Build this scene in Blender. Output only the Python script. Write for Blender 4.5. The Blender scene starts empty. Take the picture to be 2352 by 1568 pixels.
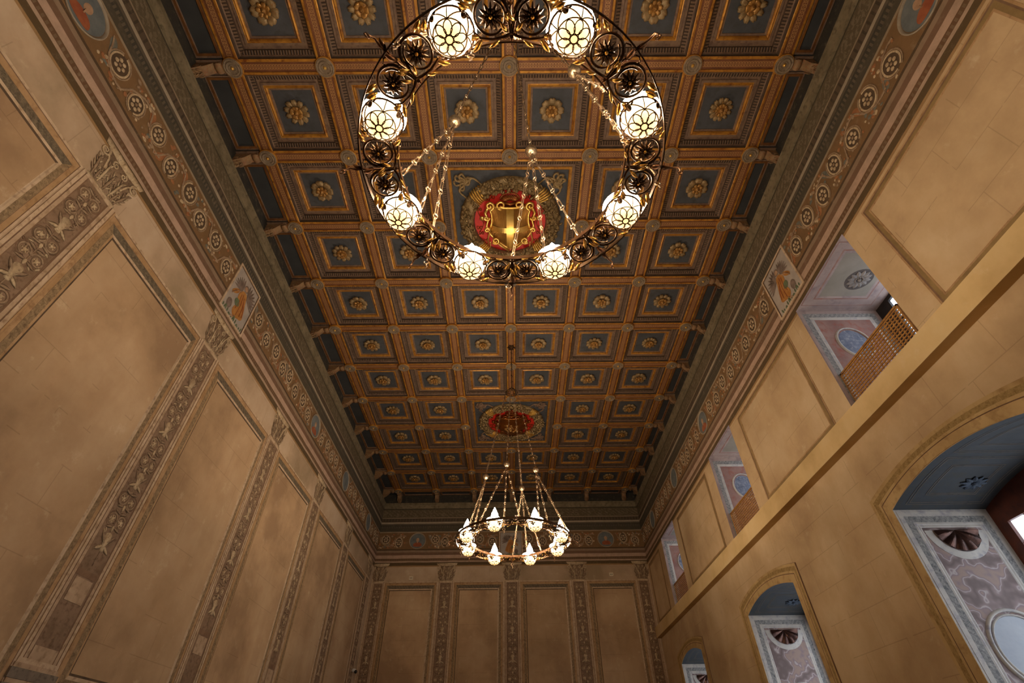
import bpy, math, random
from mathutils import Vector, Matrix
PI = math.pi
sin, cos = math.sin, math.cos
random.seed(7)
S = bpy.context.scene
COL = S.collection

# ------------------------------------------------------------------ camera
U = 1.7                      # coffer spacing across the hall (m)
DY = 1.0244 * U              # coffer spacing along the hall
H = 1.6 + 5.8056 * U         # underside of the ceiling beams
XL, XR, YB, YF = -5.75, 5.62, 18.0, -11.3
pit, yaw, rol = 0.7424, 0.0062, -0.0128
fw = Vector((sin(yaw) * cos(pit), cos(yaw) * cos(pit), sin(pit)))
rt = Vector((cos(yaw), -sin(yaw), 0))
up = rt.cross(fw)
r2 = rt * cos(rol) + up * sin(rol)
u2 = up * cos(rol) - rt * sin(rol)
cd = bpy.data.cameras.new('camera')
cam = bpy.data.objects.new('camera', cd)
COL.objects.link(cam)
cam.matrix_world = Matrix(((r2.x, u2.x, -fw.x, -0.0184 * U), (r2.y, u2.y, -fw.y, -1.8714 * U), (r2.z, u2.z, -fw.z, 1.6), (0, 0, 0, 1)))
cd.sensor_width = 36
cd.lens = 1115.117 / 2352 * 36
cd.clip_start = 0.05
cd.clip_end = 200
S.camera = cam

# ------------------------------------------------------------------ world, exposure
W = bpy.data.worlds.new('world')
S.world = W
W.use_nodes = True
W.node_tree.nodes['Background'].inputs[0].default_value = (0.70, 0.82, 1.0, 1)
W.node_tree.nodes['Background'].inputs[1].default_value = 1.0
S.view_settings.view_transform = 'Standard'
S.view_settings.look = 'None'
S.view_settings.exposure = 0.70
S.view_settings.gamma = 1.0
S.view_settings.use_curve_mapping = False
BULB = 105.0                 # emission of each candle bulb
BOWL = 3.5                   # emission of the glass bowls
RIM = 22.0                   # emission of the glass saucers
PANE = 1.75                  # daylight behind the window panes

# ------------------------------------------------------------------ node helpers
def lin(h):
    h = h.lstrip('#')
    o = []
    for i in (0, 2, 4):
        c = int(h[i:i + 2], 16) / 255
        o.append(c / 12.92 if c <= 0.04045 else ((c + 0.055) / 1.055) ** 2.4)
    return (*o, 1)

class NT:
    def __init__(s, name):
        s.m = bpy.data.materials.new(name)
        s.m.use_nodes = True
        s.t = s.m.node_tree
        s.b = s.t.nodes['Principled BSDF']
    def n(s, typ, **k):
        x = s.t.nodes.new(typ)
        for a, v in k.items():
            setattr(x, a, v)
        return x
    def plug(s, sock, v):
        if isinstance(v, bpy.types.NodeSocket):
            s.t.links.new(v, sock)
        elif v is not None:
            sock.default_value = v
    def M(s, op, a, b=None, c=None):
        x = s.n('ShaderNodeMath', operation=op)
        for i, v in enumerate((a, b, c)):
            if v is not None:
                s.plug(x.inputs[i], v)
        return x.outputs[0]
    def mix(s, f, a, b, mode='MIX'):
        x = s.n('ShaderNodeMix', data_type='RGBA', blend_type=mode)
        s.plug(x.inputs[0], f)
        s.plug(x.inputs[6], a)
        s.plug(x.inputs[7], b)
        return x.outputs[2]
    def noise(s, sc, det=4, rough=0.55, vec=None, dist=0.0):
        x = s.n('ShaderNodeTexNoise')
        x.inputs['Scale'].default_value = sc
        x.inputs['Detail'].default_value = det
        x.inputs['Roughness'].default_value = rough
        x.inputs['Distortion'].default_value = dist
        if vec is not None:
            s.plug(x.inputs['Vector'], vec)
        return x.outputs['Fac']
    def ramp(s, f, stops, interp='LINEAR'):
        x = s.n('ShaderNodeValToRGB')
        r = x.color_ramp
        r.interpolation = interp
        while len(r.elements) < len(stops):
            r.elements.new(0.5)
        for e, (p, c) in zip(r.elements, stops):
            e.position = p
            e.color = c
        s.plug(x.inputs[0], f)
        return x.outputs[0]
    def pos(s):
        return s.n('ShaderNodeNewGeometry').outputs['Position']
    def obj(s):
        return s.n('ShaderNodeTexCoord').outputs['Object']
    def sep(s, v):
        x = s.n('ShaderNodeSeparateXYZ')
        s.plug(x.inputs[0], v)
        return x.outputs
    def uv(s):
        return s.sep(s.n('ShaderNodeTexCoord').outputs['UV'])
    def fin(s, col, rough=0.8, metal=0.0, height=None, bump=0.3, dist=0.01, spec=None):
        s.plug(s.b.inputs['Base Color'], col)
        s.plug(s.b.inputs['Roughness'], rough)
        s.b.inputs['Metallic'].default_value = metal
        if spec is not None:
            s.b.inputs['Specular IOR Level'].default_value = spec
        if height is not None:
            x = s.n('ShaderNodeBump')
            x.inputs['Strength'].default_value = bump
            x.inputs['Distance'].default_value = dist
            s.plug(x.inputs['Height'], height)
            s.plug(s.b.inputs['Normal'], x.outputs[0])
        return s.m

def mottle(name, a, b, sc=3.0, rough=0.8, metal=0.0, bump=0.25, dist=0.006, world=False, c=None, fine=None):
    n = NT(name)
    v = n.pos() if world else n.obj()
    f = n.noise(sc, 5, 0.6, v)
    col = n.ramp(f, [(0.32, lin(a)), (0.68, lin(b))])
    if c:
        g = n.noise(sc * 3.1, 4, 0.6, v)
        m = n.ramp(g, [(0.5, (0, 0, 0, 1)), (0.72, (1, 1, 1, 1))])
        col = n.mix(m, col, lin(c))
    h = n.noise(fine or sc * 8, 3, 0.6, v)
    return n.fin(col, rough, metal, h, bump, dist)

def emis(name, col, st, base=None):
    n = NT(name)
    n.b.inputs['Base Color'].default_value = base or (0.8, 0.8, 0.8, 1)
    n.b.inputs['Emission Color'].default_value = col
    n.b.inputs['Emission Strength'].default_value = st
    n.b.inputs['Roughness'].default_value = 0.3
    return n.m

# ------------------------------------------------------------------ materials
def plaster(name, a, b, c, joints=True, sc=0.55):
    n = NT(name)
    p = n.pos()
    xyz = n.sep(p)
    f = n.noise(sc, 6, 0.62, p)
    col = n.ramp(f, [(0.36, lin(a)), (0.5, lin(b)), (0.64, lin(c))])
    big = n.noise(0.22, 3, 0.6, p, 0.5)
    col = n.mix(n.M('MULTIPLY', n.ramp(big, [(0.42, (0, 0, 0, 1)), (0.62, (1, 1, 1, 1))]), 0.30), col, lin('#7a5c3a'))
    st = n.n('ShaderNodeMapping')
    st.inputs['Scale'].default_value = (3.0, 3.0, 0.35)
    n.plug(st.inputs['Vector'], p)
    g = n.noise(1.6, 4, 0.6, st.outputs[0])
    col = n.mix(n.M('MULTIPLY', n.M('SUBTRACT', g, 0.35), 0.45), col, lin(a))
    h2 = n.noise(3.2, 6, 0.7, p)
    pale = n.ramp(h2, [(0.60, (0, 0, 0, 1)), (0.80, (1, 1, 1, 1))])
    col = n.mix(n.M('MULTIPLY', pale, 0.38), col, lin('#ecd8b4'))
    if joints:
        s = n.M('ADD', xyz[0], xyz[1])
        row = n.M('FLOOR', n.M('DIVIDE', xyz[2], 0.52))
        off = n.M('MULTIPLY', n.M('MODULO', row, 2.0), 0.55)
        su = n.M('ADD', s, off)
        du = n.M('ABSOLUTE', n.M('SUBTRACT', n.M('FRACT', n.M('DIVIDE', su, 1.1)), 0.5))
        dv = n.M('ABSOLUTE', n.M('SUBTRACT', n.M('FRACT', n.M('DIVIDE', xyz[2], 0.52)), 0.5))
        lu = n.M('GREATER_THAN', du, 0.4945)
        lv = n.M('GREATER_THAN', dv, 0.488)
        ln = n.M('MAXIMUM', lu, lv)
        br = n.M('GREATER_THAN', n.noise(1.3, 2, 0.5, p), 0.48)
        col = n.mix(n.M('MULTIPLY', n.M('MULTIPLY', ln, br), 0.22), col, lin('#5e4122'))
    h = n.noise(14, 5, 0.65, p)
    return n.fin(col, 0.88, 0, h, 0.18, 0.01, 0.25)

M = {}
M['wall_l'] = plaster('plaster_left', '#a28a6c', '#bea283', '#ccb294')
M['field'] = plaster('plaster_field', '#a08060', '#bc9a74', '#caaa84')
M['wall_r'] = plaster('plaster_right', '#b59670', '#cbac82', '#d8bc94')
M['ledge'] = plaster('plaster_ledge', '#ccaa72', '#dfbe86', '#e6c894', False)
M['cream'] = mottle('cream_line', '#b89b78', '#cdb192', 4, c='#97785a', world=True)
M['ochre'] = mottle('ochre_strip', '#a37d50', '#b8936a', 3, c='#8b6640', world=True)
M['brownline'] = mottle('brown_line', '#6d4f36', '#86664a', 6, world=True)
M['darkline'] = mottle('dark_line', '#46331f', '#5f4930', 6, world=True)
M['relief'] = mottle('painted_relief', '#8c7054', '#a88c6c', 9, c='#6f543c', world=True, bump=0.4)
M['reliefhi'] = mottle('painted_relief_light', '#b0946f', '#d2b892', 9, c='#8c7050', world=True)
M['ground'] = mottle('painted_ground', '#7a5f44', '#92745a', 5, c='#65492f', world=True)
M['pink'] = mottle('pink_strip', '#a98b6c', '#bfa282', 4, c='#8e7050', world=True)
M['grey'] = mottle('grey_strip', '#6c5e4e', '#857563', 5, c='#524636', world=True)

def leafstrip(name, a, b, per=0.11):
    n = NT(name)
    uv = n.uv()
    w = n.M('SINE', n.M('MULTIPLY', n.M('ADD', uv[0], n.M('MULTIPLY', uv[1], 0.8)), 2 * PI / per))
    k = n.noise(17, 4, 0.75, n.pos(), 1.5)
    f = n.M('ADD', n.M('MULTIPLY', w, 0.035), k)
    col = n.ramp(f, [(0.3, lin(a)), (0.7, lin(b))])
    return n.fin(col, 0.85, 0, f, 0.35, 0.01, 0.25)
M['leaf'] = leafstrip('leaf_moulding', '#66513a', '#a98d68')
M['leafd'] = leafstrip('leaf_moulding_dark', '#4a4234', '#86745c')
M['leafp'] = leafstrip('leaf_moulding_pale', '#5c6064', '#b4b2ae', 0.09)

def beam_mat(name):
    n = NT(name)
    uv = n.uv()
    per, r = 0.105, 0.040
    d = []
    for o in (0.0, per / 2):
        x = n.M('SUBTRACT', n.M('MULTIPLY', n.M('FRACT', n.M('DIVIDE', n.M('ADD', uv[0], o), per)), per), per / 2)
        q = n.M('SQRT', n.M('ADD', n.M('MULTIPLY', x, x), n.M('MULTIPLY', uv[1], uv[1])))
        d.append(n.M('ABSOLUTE', n.M('SUBTRACT', q, r)))
    m = n.M('LESS_THAN', n.M('MINIMUM', d[0], d[1]), 0.0075)
    k = n.noise(5, 4, 0.6, n.pos())
    base = n.ramp(k, [(0.3, lin('#643a20')), (0.7, lin('#825030'))])
    col = n.mix(m, base, lin('#a67848'))
    return n.fin(col, 0.55, 0.15, m, 0.6, 0.008)
M['beam'] = beam_mat('beam_guilloche')
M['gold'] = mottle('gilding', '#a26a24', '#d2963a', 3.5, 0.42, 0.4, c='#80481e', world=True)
M['goldhi'] = mottle('gilding_bright', '#c98f34', '#f0c468', 6, 0.36, 0.6, world=True)
M['goldside'] = mottle('gilding_dark', '#623a1c', '#8f5e2a', 5, 0.5, 0.35, world=True)  # darker gilding for beam sides, groove edges and edge panel frames
M['mauve'] = mottle('mauve_fillet', '#6a5242', '#86694f', 5, 0.7, c='#5a4030', world=True)
M['cofdark'] = mottle('coffer_dark', '#3c2c20', '#55402e', 6, 0.7, world=True)
M['blue'] = mottle('blue_panel', '#3c3d3f', '#4a4b4e', 2.2, 0.75, c='#393734', world=True)
M['bluedark'] = mottle('blue_dark', '#2a2b2b', '#373736', 2.2, 0.75, world=True)
def dart():
    n = NT('egg_and_dart')
    uv = n.uv()
    a = n.M('ABSOLUTE', n.M('SINE', n.M('MULTIPLY', uv[0], PI / 0.052)))
    k = n.noise(7, 4, 0.6, n.pos())
    f = n.M('ADD', n.M('MULTIPLY', a, 0.7), n.M('MULTIPLY', k, 0.4))
    col = n.ramp(f, [(0.25, lin('#33241a')), (0.6, lin('#553f2c')), (1.0, lin('#75593e'))])
    return n.fin(col, 0.65, 0, a, 0.8, 0.02)
M['dart'] = dart()
M['bossgrey'] = mottle('boss_grey', '#75624c', '#8e795f', 9, 0.7, c='#5c4832')
M['rose_a'] = mottle('rosette_bronze', '#8d6430', '#c08f48', 9, 0.42, 0.5, c='#6f4420')
M['rose_b'] = mottle('rosette_pale', '#7e6844', '#a48a60', 9, 0.5, 0.3, c='#8d6030')
M['red'] = mottle('red_ground', '#c11d10', '#d42a18', 2, 0.6)
M['wreath'] = mottle('wreath_bronze', '#7c6440', '#a88c5c', 12, 0.5, 0.3, c='#5b4628', world=True)
M['armsgold'] = mottle('arms_gilding', '#dca648', '#f8cf78', 4, 0.28, 0.8, world=True, bump=0.1)
M['armsdark'] = mottle('arms_dark_gilding', '#6c3a12', '#96581e', 3, 0.35, 0.7, world=True, bump=0.1)
M['armshatch'] = None
def hatch():
    n = NT('arms_hatched_gilding')
    x = n.sep(n.obj())
    w = n.M('SINE', n.M('MULTIPLY', x[0], 2 * PI / 0.022))
    col = n.ramp(n.noise(4, 4, 0.6, n.pos()), [(0.3, lin('#84561c')), (0.7, lin('#ae7c36'))])
    return n.fin(col, 0.38, 0.75, w, 0.5, 0.006)
M['armshatch'] = hatch()
M['bracket'] = mottle('bracket_paint', '#74583c', '#98784f', 8, 0.7, 0.1, c='#8c4c24')
M['iron'] = mottle('wrought_iron', '#3a2818', '#5e4228', 8, 0.38, 0.85, bump=0.15)
M['ironlt'] = mottle('brown_iron', '#6e4c2c', '#93694a', 8, 0.35, 0.8, bump=0.15)
M['chain'] = mottle('chain_metal', '#8d7458', '#b89a78', 20, 0.35, 0.85, bump=0.1)
M['brass'] = mottle('gilt_leaf', '#9c6d2c', '#d3a14c', 14, 0.3, 0.85)
M['bulb'] = emis('lit_bulb', (1.0, 0.82, 0.62, 1), BULB)
def bowlmat():
    n = NT('lit_glass_bowl')
    z = n.sep(n.obj())[2]
    f = n.M('DIVIDE', n.M('ADD', z, 0.17), 0.17)
    st = n.ramp(f, [(0.0, (0.40, 0.40, 0.40, 1)), (0.5, (0.8, 0.8, 0.8, 1)), (1.0, (1, 1, 1, 1))])
    n.b.inputs['Base Color'].default_value = (0.9, 0.6, 0.25, 1)
    n.b.inputs['Roughness'].default_value = 0.25
    n.plug(n.b.inputs['Emission Color'], n.ramp(f, [(0.0, (1, 0.52, 0.16, 1)), (0.45, (1, 0.66, 0.32, 1)), (1.0, (1, 0.74, 0.42, 1))]))
    n.plug(n.b.inputs['Emission Strength'], n.M('MULTIPLY', st, BOWL))
    return n.m
M['bowl'] = bowlmat()
M['rim'] = emis('lit_glass_saucer', (1.0, 0.83, 0.62, 1), RIM)
M['pane'] = emis('daylight_pane', (0.76, 0.86, 1.0, 1), PANE)
M['woodfr'] = mottle('window_wood', '#4a2316', '#6a3420', 6, 0.5)
M['blackfr'] = mottle('window_dark_frame', '#191512', '#2a221c', 6, 0.6)
M['lattice'] = mottle('lattice_wood', '#9a6a34', '#bc8a48', 10, 0.5, c='#7a4c24')
M['soffit_u'] = mottle('upper_soffit', '#9c8a86', '#b3a099', 2, c='#8c7c7c', world=True)
M['soffit_p'] = mottle('upper_soffit_panel', '#8a8478', '#9c9488', 2, world=True)
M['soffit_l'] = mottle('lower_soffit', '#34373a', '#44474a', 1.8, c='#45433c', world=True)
M['sofdk'] = mottle('soffit_dark_grey', '#4e4744', '#5e5550', 5, world=True)  # dark grey ground disc of the soffit rosettes
M['soflt'] = mottle('soffit_light_grey', '#7e7874', '#958e88', 5, world=True)  # light grey petals of the soffit rosettes
M['pale'] = mottle('pale_stone', '#b4b0aa', '#cdc8c0', 3, c='#9c98a0', world=True)
M['jambred'] = mottle('jamb_red', '#8d6a62', '#a8877c', 2.5, c='#9c5a4c', world=True)
M['medblue'] = mottle('medallion_blue', '#5a6278', '#7c8496', 6, c='#9ca0a8', world=True)
def agate():
    n = NT('agate_marbling')
    p = n.pos()
    v = n.n('ShaderNodeTexWave', wave_type='RINGS')
    v.inputs['Scale'].default_value = 1.1
    v.inputs['Distortion'].default_value = 14
    v.inputs['Detail'].default_value = 3
    v.inputs['Detail Scale'].default_value = 1.6
    n.plug(v.inputs['Vector'], p)
    col = n.ramp(v.outputs['Fac'], [(0.0, lin('#6e5c58')), (0.45, lin('#8d7a78')), (0.62, lin('#b6a9a6')), (0.75, lin('#857276')), (1.0, lin('#9c8478'))])
    return n.fin(col, 0.6, 0)
M['agate'] = agate()
M['shell'] = mottle('copper_shell', '#34221c', '#66463a', 5, 0.28, 0.75)
M['floor'] = mottle('terrazzo', '#4e3f30', '#63503c', 0.8, 0.35, c='#3c2f24', world=True)
M['sky'] = mottle('fresco_sky', '#9c9084', '#b2a394', 4, world=True)
M['orange'] = mottle('fresco_orange', '#9c6224', '#ba8240', 9, world=True)
M['green'] = mottle('fresco_green', '#56603f', '#6e7656', 6, world=True)
M['wing'] = mottle('fresco_wing', '#5e4c3e', '#8b7668', 8, world=True)
M['fskin'] = mottle('fresco_skin', '#a07a5a', '#bc9674', 9, world=True)
M['medgrey'] = mottle('fresco_bluegrey', '#5c605e', '#747672', 5, world=True)
M['medred'] = mottle('fresco_red', '#8a4426', '#a45e38', 6, world=True)
M['ringc'] = mottle('fresco_ring', '#8c7c68', '#a8977e', 6, world=True)
M['socket'] = mottle('socket_plastic', '#d0bf9e', '#e2d2b2', 9, 0.5)
M['black'] = mottle('black_plastic', '#0d0c0b', '#171513', 9, 0.4)
M['white'] = mottle('white_plastic', '#c4beb4', '#d8d2c8', 9, 0.45)

def cornice():
    n = NT('painted_cornice')
    p = n.pos()
    x = n.sep(p)
    s = n.M('ADD', x[0], x[1])
    z0, z1 = 8.38, 11.55
    wob = n.M('MULTIPLY', n.M('SUBTRACT', n.noise(1.5, 2, 0.5, p), 0.5), 0.03)
    f = n.M('DIVIDE', n.M('SUBTRACT', n.M('ADD', x[2], wob), z0), z1 - z0)
    L = [(8.38, '#a07c52'), (8.42, '#5c482e'), (8.55, '#b0937a'), (8.61, '#6b4d34'), (8.71, '#b89880'), (8.84, '#785a44'),
         (8.95, '#927860'), (9.04, '#54402c'), (9.09, '#80603e'), (9.79, '#9c876c'), (9.83, '#50483a'), (9.98, '#453f34'),
         (10.12, '#5f5444'), (10.18, '#a8977f'), (10.25, '#5a4b3a'), (10.42, '#948066'), (10.46, '#62553f'), (10.82, '#40382a'), (10.87, '#7c6c50'), (11.13, '#33302b')]
    col = n.ramp(f, [((a - z0) / (z1 - z0), lin(c)) for a, c in L], 'CONSTANT')
    def band(a, b):
        return n.M('MULTIPLY', n.M('GREATER_THAN', x[2], a), n.M('LESS_THAN', x[2], b))
    egg = n.M('ABSOLUTE', n.M('SINE', n.M('MULTIPLY', s, PI / 0.13)))
    m1 = n.M('MULTIPLY', n.M('LESS_THAN', egg, 0.45), band(10.28, 10.41))
    col = n.mix(n.M('MULTIPLY', m1, 0.5), col, lin('#2c2318'))
    lf = n.M('SINE', n.M('MULTIPLY', n.M('ADD', n.M('MULTIPLY', x[2], 1.4), s), 2 * PI / 0.19))
    m2 = n.M('MULTIPLY', n.M('GREATER_THAN', n.M('ADD', n.M('MULTIPLY', lf, 0.45), n.M('MULTIPLY', n.M('SUBTRACT', n.noise(9, 4, 0.75, p, 1.0), 0.5), 9)), 0.2), band(10.49, 10.80))
    col = n.mix(n.M('MULTIPLY', m2, 0.5), col, lin('#8a7860'))
    bead = n.M('SINE', n.M('MULTIPLY', s, 2 * PI / 0.075))
    m3 = n.M('MULTIPLY', n.M('GREATER_THAN', bead, 0), n.M('MAXIMUM', band(9.99, 10.08), band(8.63, 8.69)))
    col = n.mix(n.M('MULTIPLY', m3, 0.35), col, lin('#8d7b62'))
    gr = n.noise(4, 6, 0.7, p)
    col = n.mix(n.M('MULTIPLY', n.ramp(gr, [(0.42, (0, 0, 0, 1)), (0.75, (1, 1, 1, 1))]), 0.4), col, lin('#56492f'))
    col = n.mix(n.M('MULTIPLY', n.ramp(n.noise(7, 5, 0.7, p), [(0.55, (0, 0, 0, 1)), (0.8, (1, 1, 1, 1))]), 0.3), col, lin('#a8947a'))
    return n.fin(col, 0.85, 0, n.noise(20, 4, 0.7, p), 0.2, 0.01, 0.25)
M['cornice'] = cornice()

# ------------------------------------------------------------------ mesh helpers
FLAT = [1.0]
class MB:
    def __init__(s):
        s.v, s.f, s.mi, s.uv = [], [], [], []
    def add(s, vs, fs, mi=0, uvs=None):
        o = len(s.v)
        s.v += [tuple(v) for v in vs]
        for k, f in enumerate(fs):
            s.f.append([i + o for i in f])
            s.mi.append(mi)
            s.uv.append(uvs[k] if uvs else [(0, 0)] * len(f))
        return s
    def box(s, a, b, mi=0):
        x0, y0, z0 = a
        x1, y1, z1 = b
        vs = [(x0, y0, z0), (x1, y0, z0), (x1, y1, z0), (x0, y1, z0), (x0, y0, z1), (x1, y0, z1), (x1, y1, z1), (x0, y1, z1)]
        return s.add(vs, [(0, 3, 2, 1), (4, 5, 6, 7), (0, 1, 5, 4), (1, 2, 6, 5), (2, 3, 7, 6), (3, 0, 4, 7)], mi)
    def flat(s, k=0.35, lo=0.002):
        s.v = [(x, max(lo, y * k), z) for x, y, z in s.v]
        return s
    def build(s, name, mats, parent=None, smooth=False):
        if not isinstance(mats, (list, tuple)):
            mats = [mats]
        me = bpy.data.meshes.new(name)
        me.from_pydata(s.v, [], s.f)
        for m in mats:
            me.materials.append(M[m])
        me.polygons.foreach_set('material_index', s.mi)
        if smooth:
            me.polygons.foreach_set('use_smooth', [True] * len(s.f))
        ul = me.uv_layers.new(name='UVMap')
        flat = [c for f in s.uv for p in f for c in p]
        ul.data.foreach_set('uv', flat)
        me.update()
        o = bpy.data.objects.new(name, me)
        COL.objects.link(o)
        if parent:
            o.parent = parent
        return o

def tube(mb, pts, r, n=6, closed=False, mi=0, rf=None, flat=1.0):
    pts = [Vector(p) for p in pts]
    N = len(pts)
    rings = []
    nor = None
    for i, p in enumerate(pts):
        if closed:
            t = pts[(i + 1) % N] - pts[i - 1]
        else:
            t = pts[min(i + 1, N - 1)] - pts[max(i - 1, 0)]
        if t.length < 1e-9:
            t = Vector((0, 0, 1))
        t.normalize()
        if nor is None:
            nor = t.orthogonal().normalized() if abs(t.z) > 0.95 else Vector((0, 0, 1)).cross(t).normalized()
        nor = (nor - t * nor.dot(t))
        if nor.length < 1e-6:
            nor = t.orthogonal()
        nor.normalize()
        bi = t.cross(nor)
        rr = r * (rf(i / max(1, N - 1)) if rf else 1)
        rings.append([p + nor * cos(2 * PI * k / n) * rr + bi * sin(2 * PI * k / n) * rr * flat for k in range(n)])
    vs = [v for g in rings for v in g]
    fs = []
    for i in range(N if closed else N - 1):
        j = (i + 1) % N
        for k in range(n):
            fs.append((i * n + k, i * n + (k + 1) % n, j * n + (k + 1) % n, j * n + k))
    if not closed:
        fs.append(tuple(range(n))[::-1])
        fs.append(tuple((N - 1) * n + k for k in range(n)))
    mb.add(vs, fs, mi)

def lathe(mb, prof, n=20, c=(0, 0, 0), mi=0, axis='z', sx=1, sy=1):
    vs, fs = [], []
    for r, z in prof:
        for k in range(n):
            a = 2 * PI * k / n
            x, y = r * cos(a) * sx, r * sin(a) * sy
            if axis == 'z':
                vs.append((c[0] + x, c[1] + y, c[2] + z))
            else:               # axis y: disc faces along local y
                vs.append((c[0] + x, c[1] + z, c[2] + y))
    for i in range(len(prof) - 1):
        for k in range(n):
            fs.append((i * n + k, i * n + (k + 1) % n, (i + 1) * n + (k + 1) % n, (i + 1) * n + k))
    fs.append(tuple(range(n)))
    fs.append(tuple((len(prof) - 1) * n + k for k in range(n)))
    mb.add(vs, fs, mi)

def ball(mb, c, r, mi=0, n=8, sz=1.0, sx=1.0, sy=1.0):
    prof = [(max(1e-4, r * sin(PI * i / (n // 2 + 1))), -r * cos(PI * i / (n // 2 + 1)) * sz) for i in range(n // 2 + 2)]
    lathe(mb, prof, n, c, mi, sx=sx, sy=sy)

def sweep(mb, x0, x1, y0, y1, prof, P, ky=1.0, side=None):
    """profile [(inset, height, material)] swept round the rectangle, P maps (a, b, n) to 3D"""
    t = 0
    for i in range(len(prof) - 1):
        (i0, h0, mi), (i1, h1, _) = prof[i], prof[i + 1]
        dt = math.hypot(i1 - i0, h1 - h0)
        c0 = [(x0 + i0, y0 + i0 * ky), (x1 - i0, y0 + i0 * ky), (x1 - i0, y1 - i0 * ky), (x0 + i0, y1 - i0 * ky)]
        c1 = [(x0 + i1, y0 + i1 * ky), (x1 - i1, y0 + i1 * ky), (x1 - i1, y1 - i1 * ky), (x0 + i1, y1 - i1 * ky)]
        for k in range(4):
            a, b, c, d = c0[k], c0[(k + 1) % 4], c1[(k + 1) % 4], c1[k]
            ax = 0 if k % 2 == 0 else 1
            uv = [(a[ax], t), (b[ax], t), (c[ax], t + dt), (d[ax], t + dt)]
            mb.add([P(*a, h0), P(*b, h0), P(*c, h1), P(*d, h1)], [(0, 1, 2, 3)], side.get((k, mi), mi) if side else mi, [uv])
        t += dt

def leaf(mb, base, tip, nrm, w, bulge=0.02, mi=0, n=5, th=0.004, droop=0.0):
    """domed closed leaf from base to tip"""
    base, tip, nrm = Vector(base), Vector(tip), Vector(nrm).normalized()
    ax = tip - base
    side = ax.cross(nrm).normalized()
    top, bot = [], []
    vs = []
    for i in range(n + 1):
        t = i / n
        ww = w * (sin(PI * min(1, 0.12 + t * 0.88)) ** 0.7)
        if i == n:
            ww = w * 0.12
        c = base + ax * t + nrm * (sin(PI * t) * bulge - droop * t * t)
        vs += [c - side * ww, c + nrm * (th + ww * 0.35), c + side * ww, c - nrm * th]
    fs = []
    for i in range(n):
        o = i * 4
        for k in range(4):
            fs.append((o + k, o + (k + 1) % 4, o + 4 + (k + 1) % 4, o + 4 + k))
    fs.append((0, 3, 2, 1))
    fs.append((n * 4, n * 4 + 1, n * 4 + 2, n * 4 + 3))
    mb.add(vs, fs, mi)

def blob(mb, pts, P, n0, n1, mi=0, smooth=True):
    """closed flat shape of given thickness, P maps (a, b, n)"""
    if smooth:
        for _ in range(2):                  # corner cutting rounds the outline
            q = []
            for i in range(len(pts)):
                (x0, y0), (x1, y1) = pts[i], pts[(i + 1) % len(pts)]
                q += [(x0 * 0.75 + x1 * 0.25, y0 * 0.75 + y1 * 0.25), (x0 * 0.25 + x1 * 0.75, y0 * 0.25 + y1 * 0.75)]
            pts = q
    k = len(pts)
    vs = [P(a, b, n0) for a, b in pts] + [P(a, b, n1) for a, b in pts]
    fs = [tuple(range(k)), tuple(range(k, 2 * k))] + [(i, (i + 1) % k, k + (i + 1) % k, k + i) for i in range(k)]
    mb.add(vs, fs, mi)

def tag(o, label, cat, group=None, kind=None):
    if label:
        o['label'] = label
    if cat:
        o['category'] = cat
    if group:
        o['group'] = group
    if kind:
        o['kind'] = kind
    return o
def struct(o, label=None):
    o['kind'] = 'structure'
    if label:
        o['label'] = label
    return o
def empty(name, loc=(0, 0, 0), rz=0.0):
    e = bpy.data.objects.new(name, None)
    e.empty_display_size = 0.1
    COL.objects.link(e)
    e.location = loc
    e.rotation_euler = (0, 0, rz)
    return e
KIDS = {}
def reg(o):
    """remember the tree so it can be copied without searching"""
    return o
def copy_tree(o, parent=None):
    c = o.copy()
    COL.objects.link(c)
    c.parent = parent
    for ch in o.children:
        copy_tree(ch, c)
    return c
ORD = ['first', 'second', 'third', 'fourth', 'fifth', 'sixth', 'seventh', 'eighth', 'ninth', 'tenth', 'eleventh', 'twelfth', 'thirteenth']
LOC = lambda a, b, n: (a, n, b)          # local wall frame: a along wall, n out of the wall, b up

# ------------------------------------------------------------------ room shell
def quad(mb, P, a0, a1, b0, b1, n=0.0, mi=0):
    mb.add([P(a0, b0, n), P(a1, b0, n), P(a1, b1, n), P(a0, b1, n)], [(0, 1, 2, 3)], mi, [[(a0, b0), (a1, b0), (a1, b1), (a0, b1)]])
ZC = 8.38
ZT = 11.9
mb = MB()
mb.box((XL - 0.4, YF - 0.4, -0.3), (XR + 2.6, YB + 0.4, 0.0))
struct(mb.build('floor', 'floor'))
mb = MB()
mb.box((XL - 0.4, YF, -0.3), (XL, YB, ZC), 0)
mb.box((XL - 0.4, YF, ZC), (XL, YB, ZT), 1)
struct(mb.build('wall_left', ['wall_l', 'cornice']))
mb = MB()
mb.box((XL - 0.4, YB, -0.3), (XR + 0.4, YB + 0.4, ZC), 0)
mb.box((XL - 0.4, YB, ZC), (XR + 0.4, YB + 0.4, ZT), 1)
struct(mb.build('wall_back', ['wall_l', 'cornice']))
mb = MB()
mb.box((XL - 0.4, YF - 0.4, -0.3), (XR + 0.4, YF, ZC), 0)
mb.box((XL - 0.4, YF - 0.4, ZC), (XR + 0.4, YF, ZT), 1)
struct(mb.build('wall_front', ['wall_l', 'cornice']))

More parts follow.
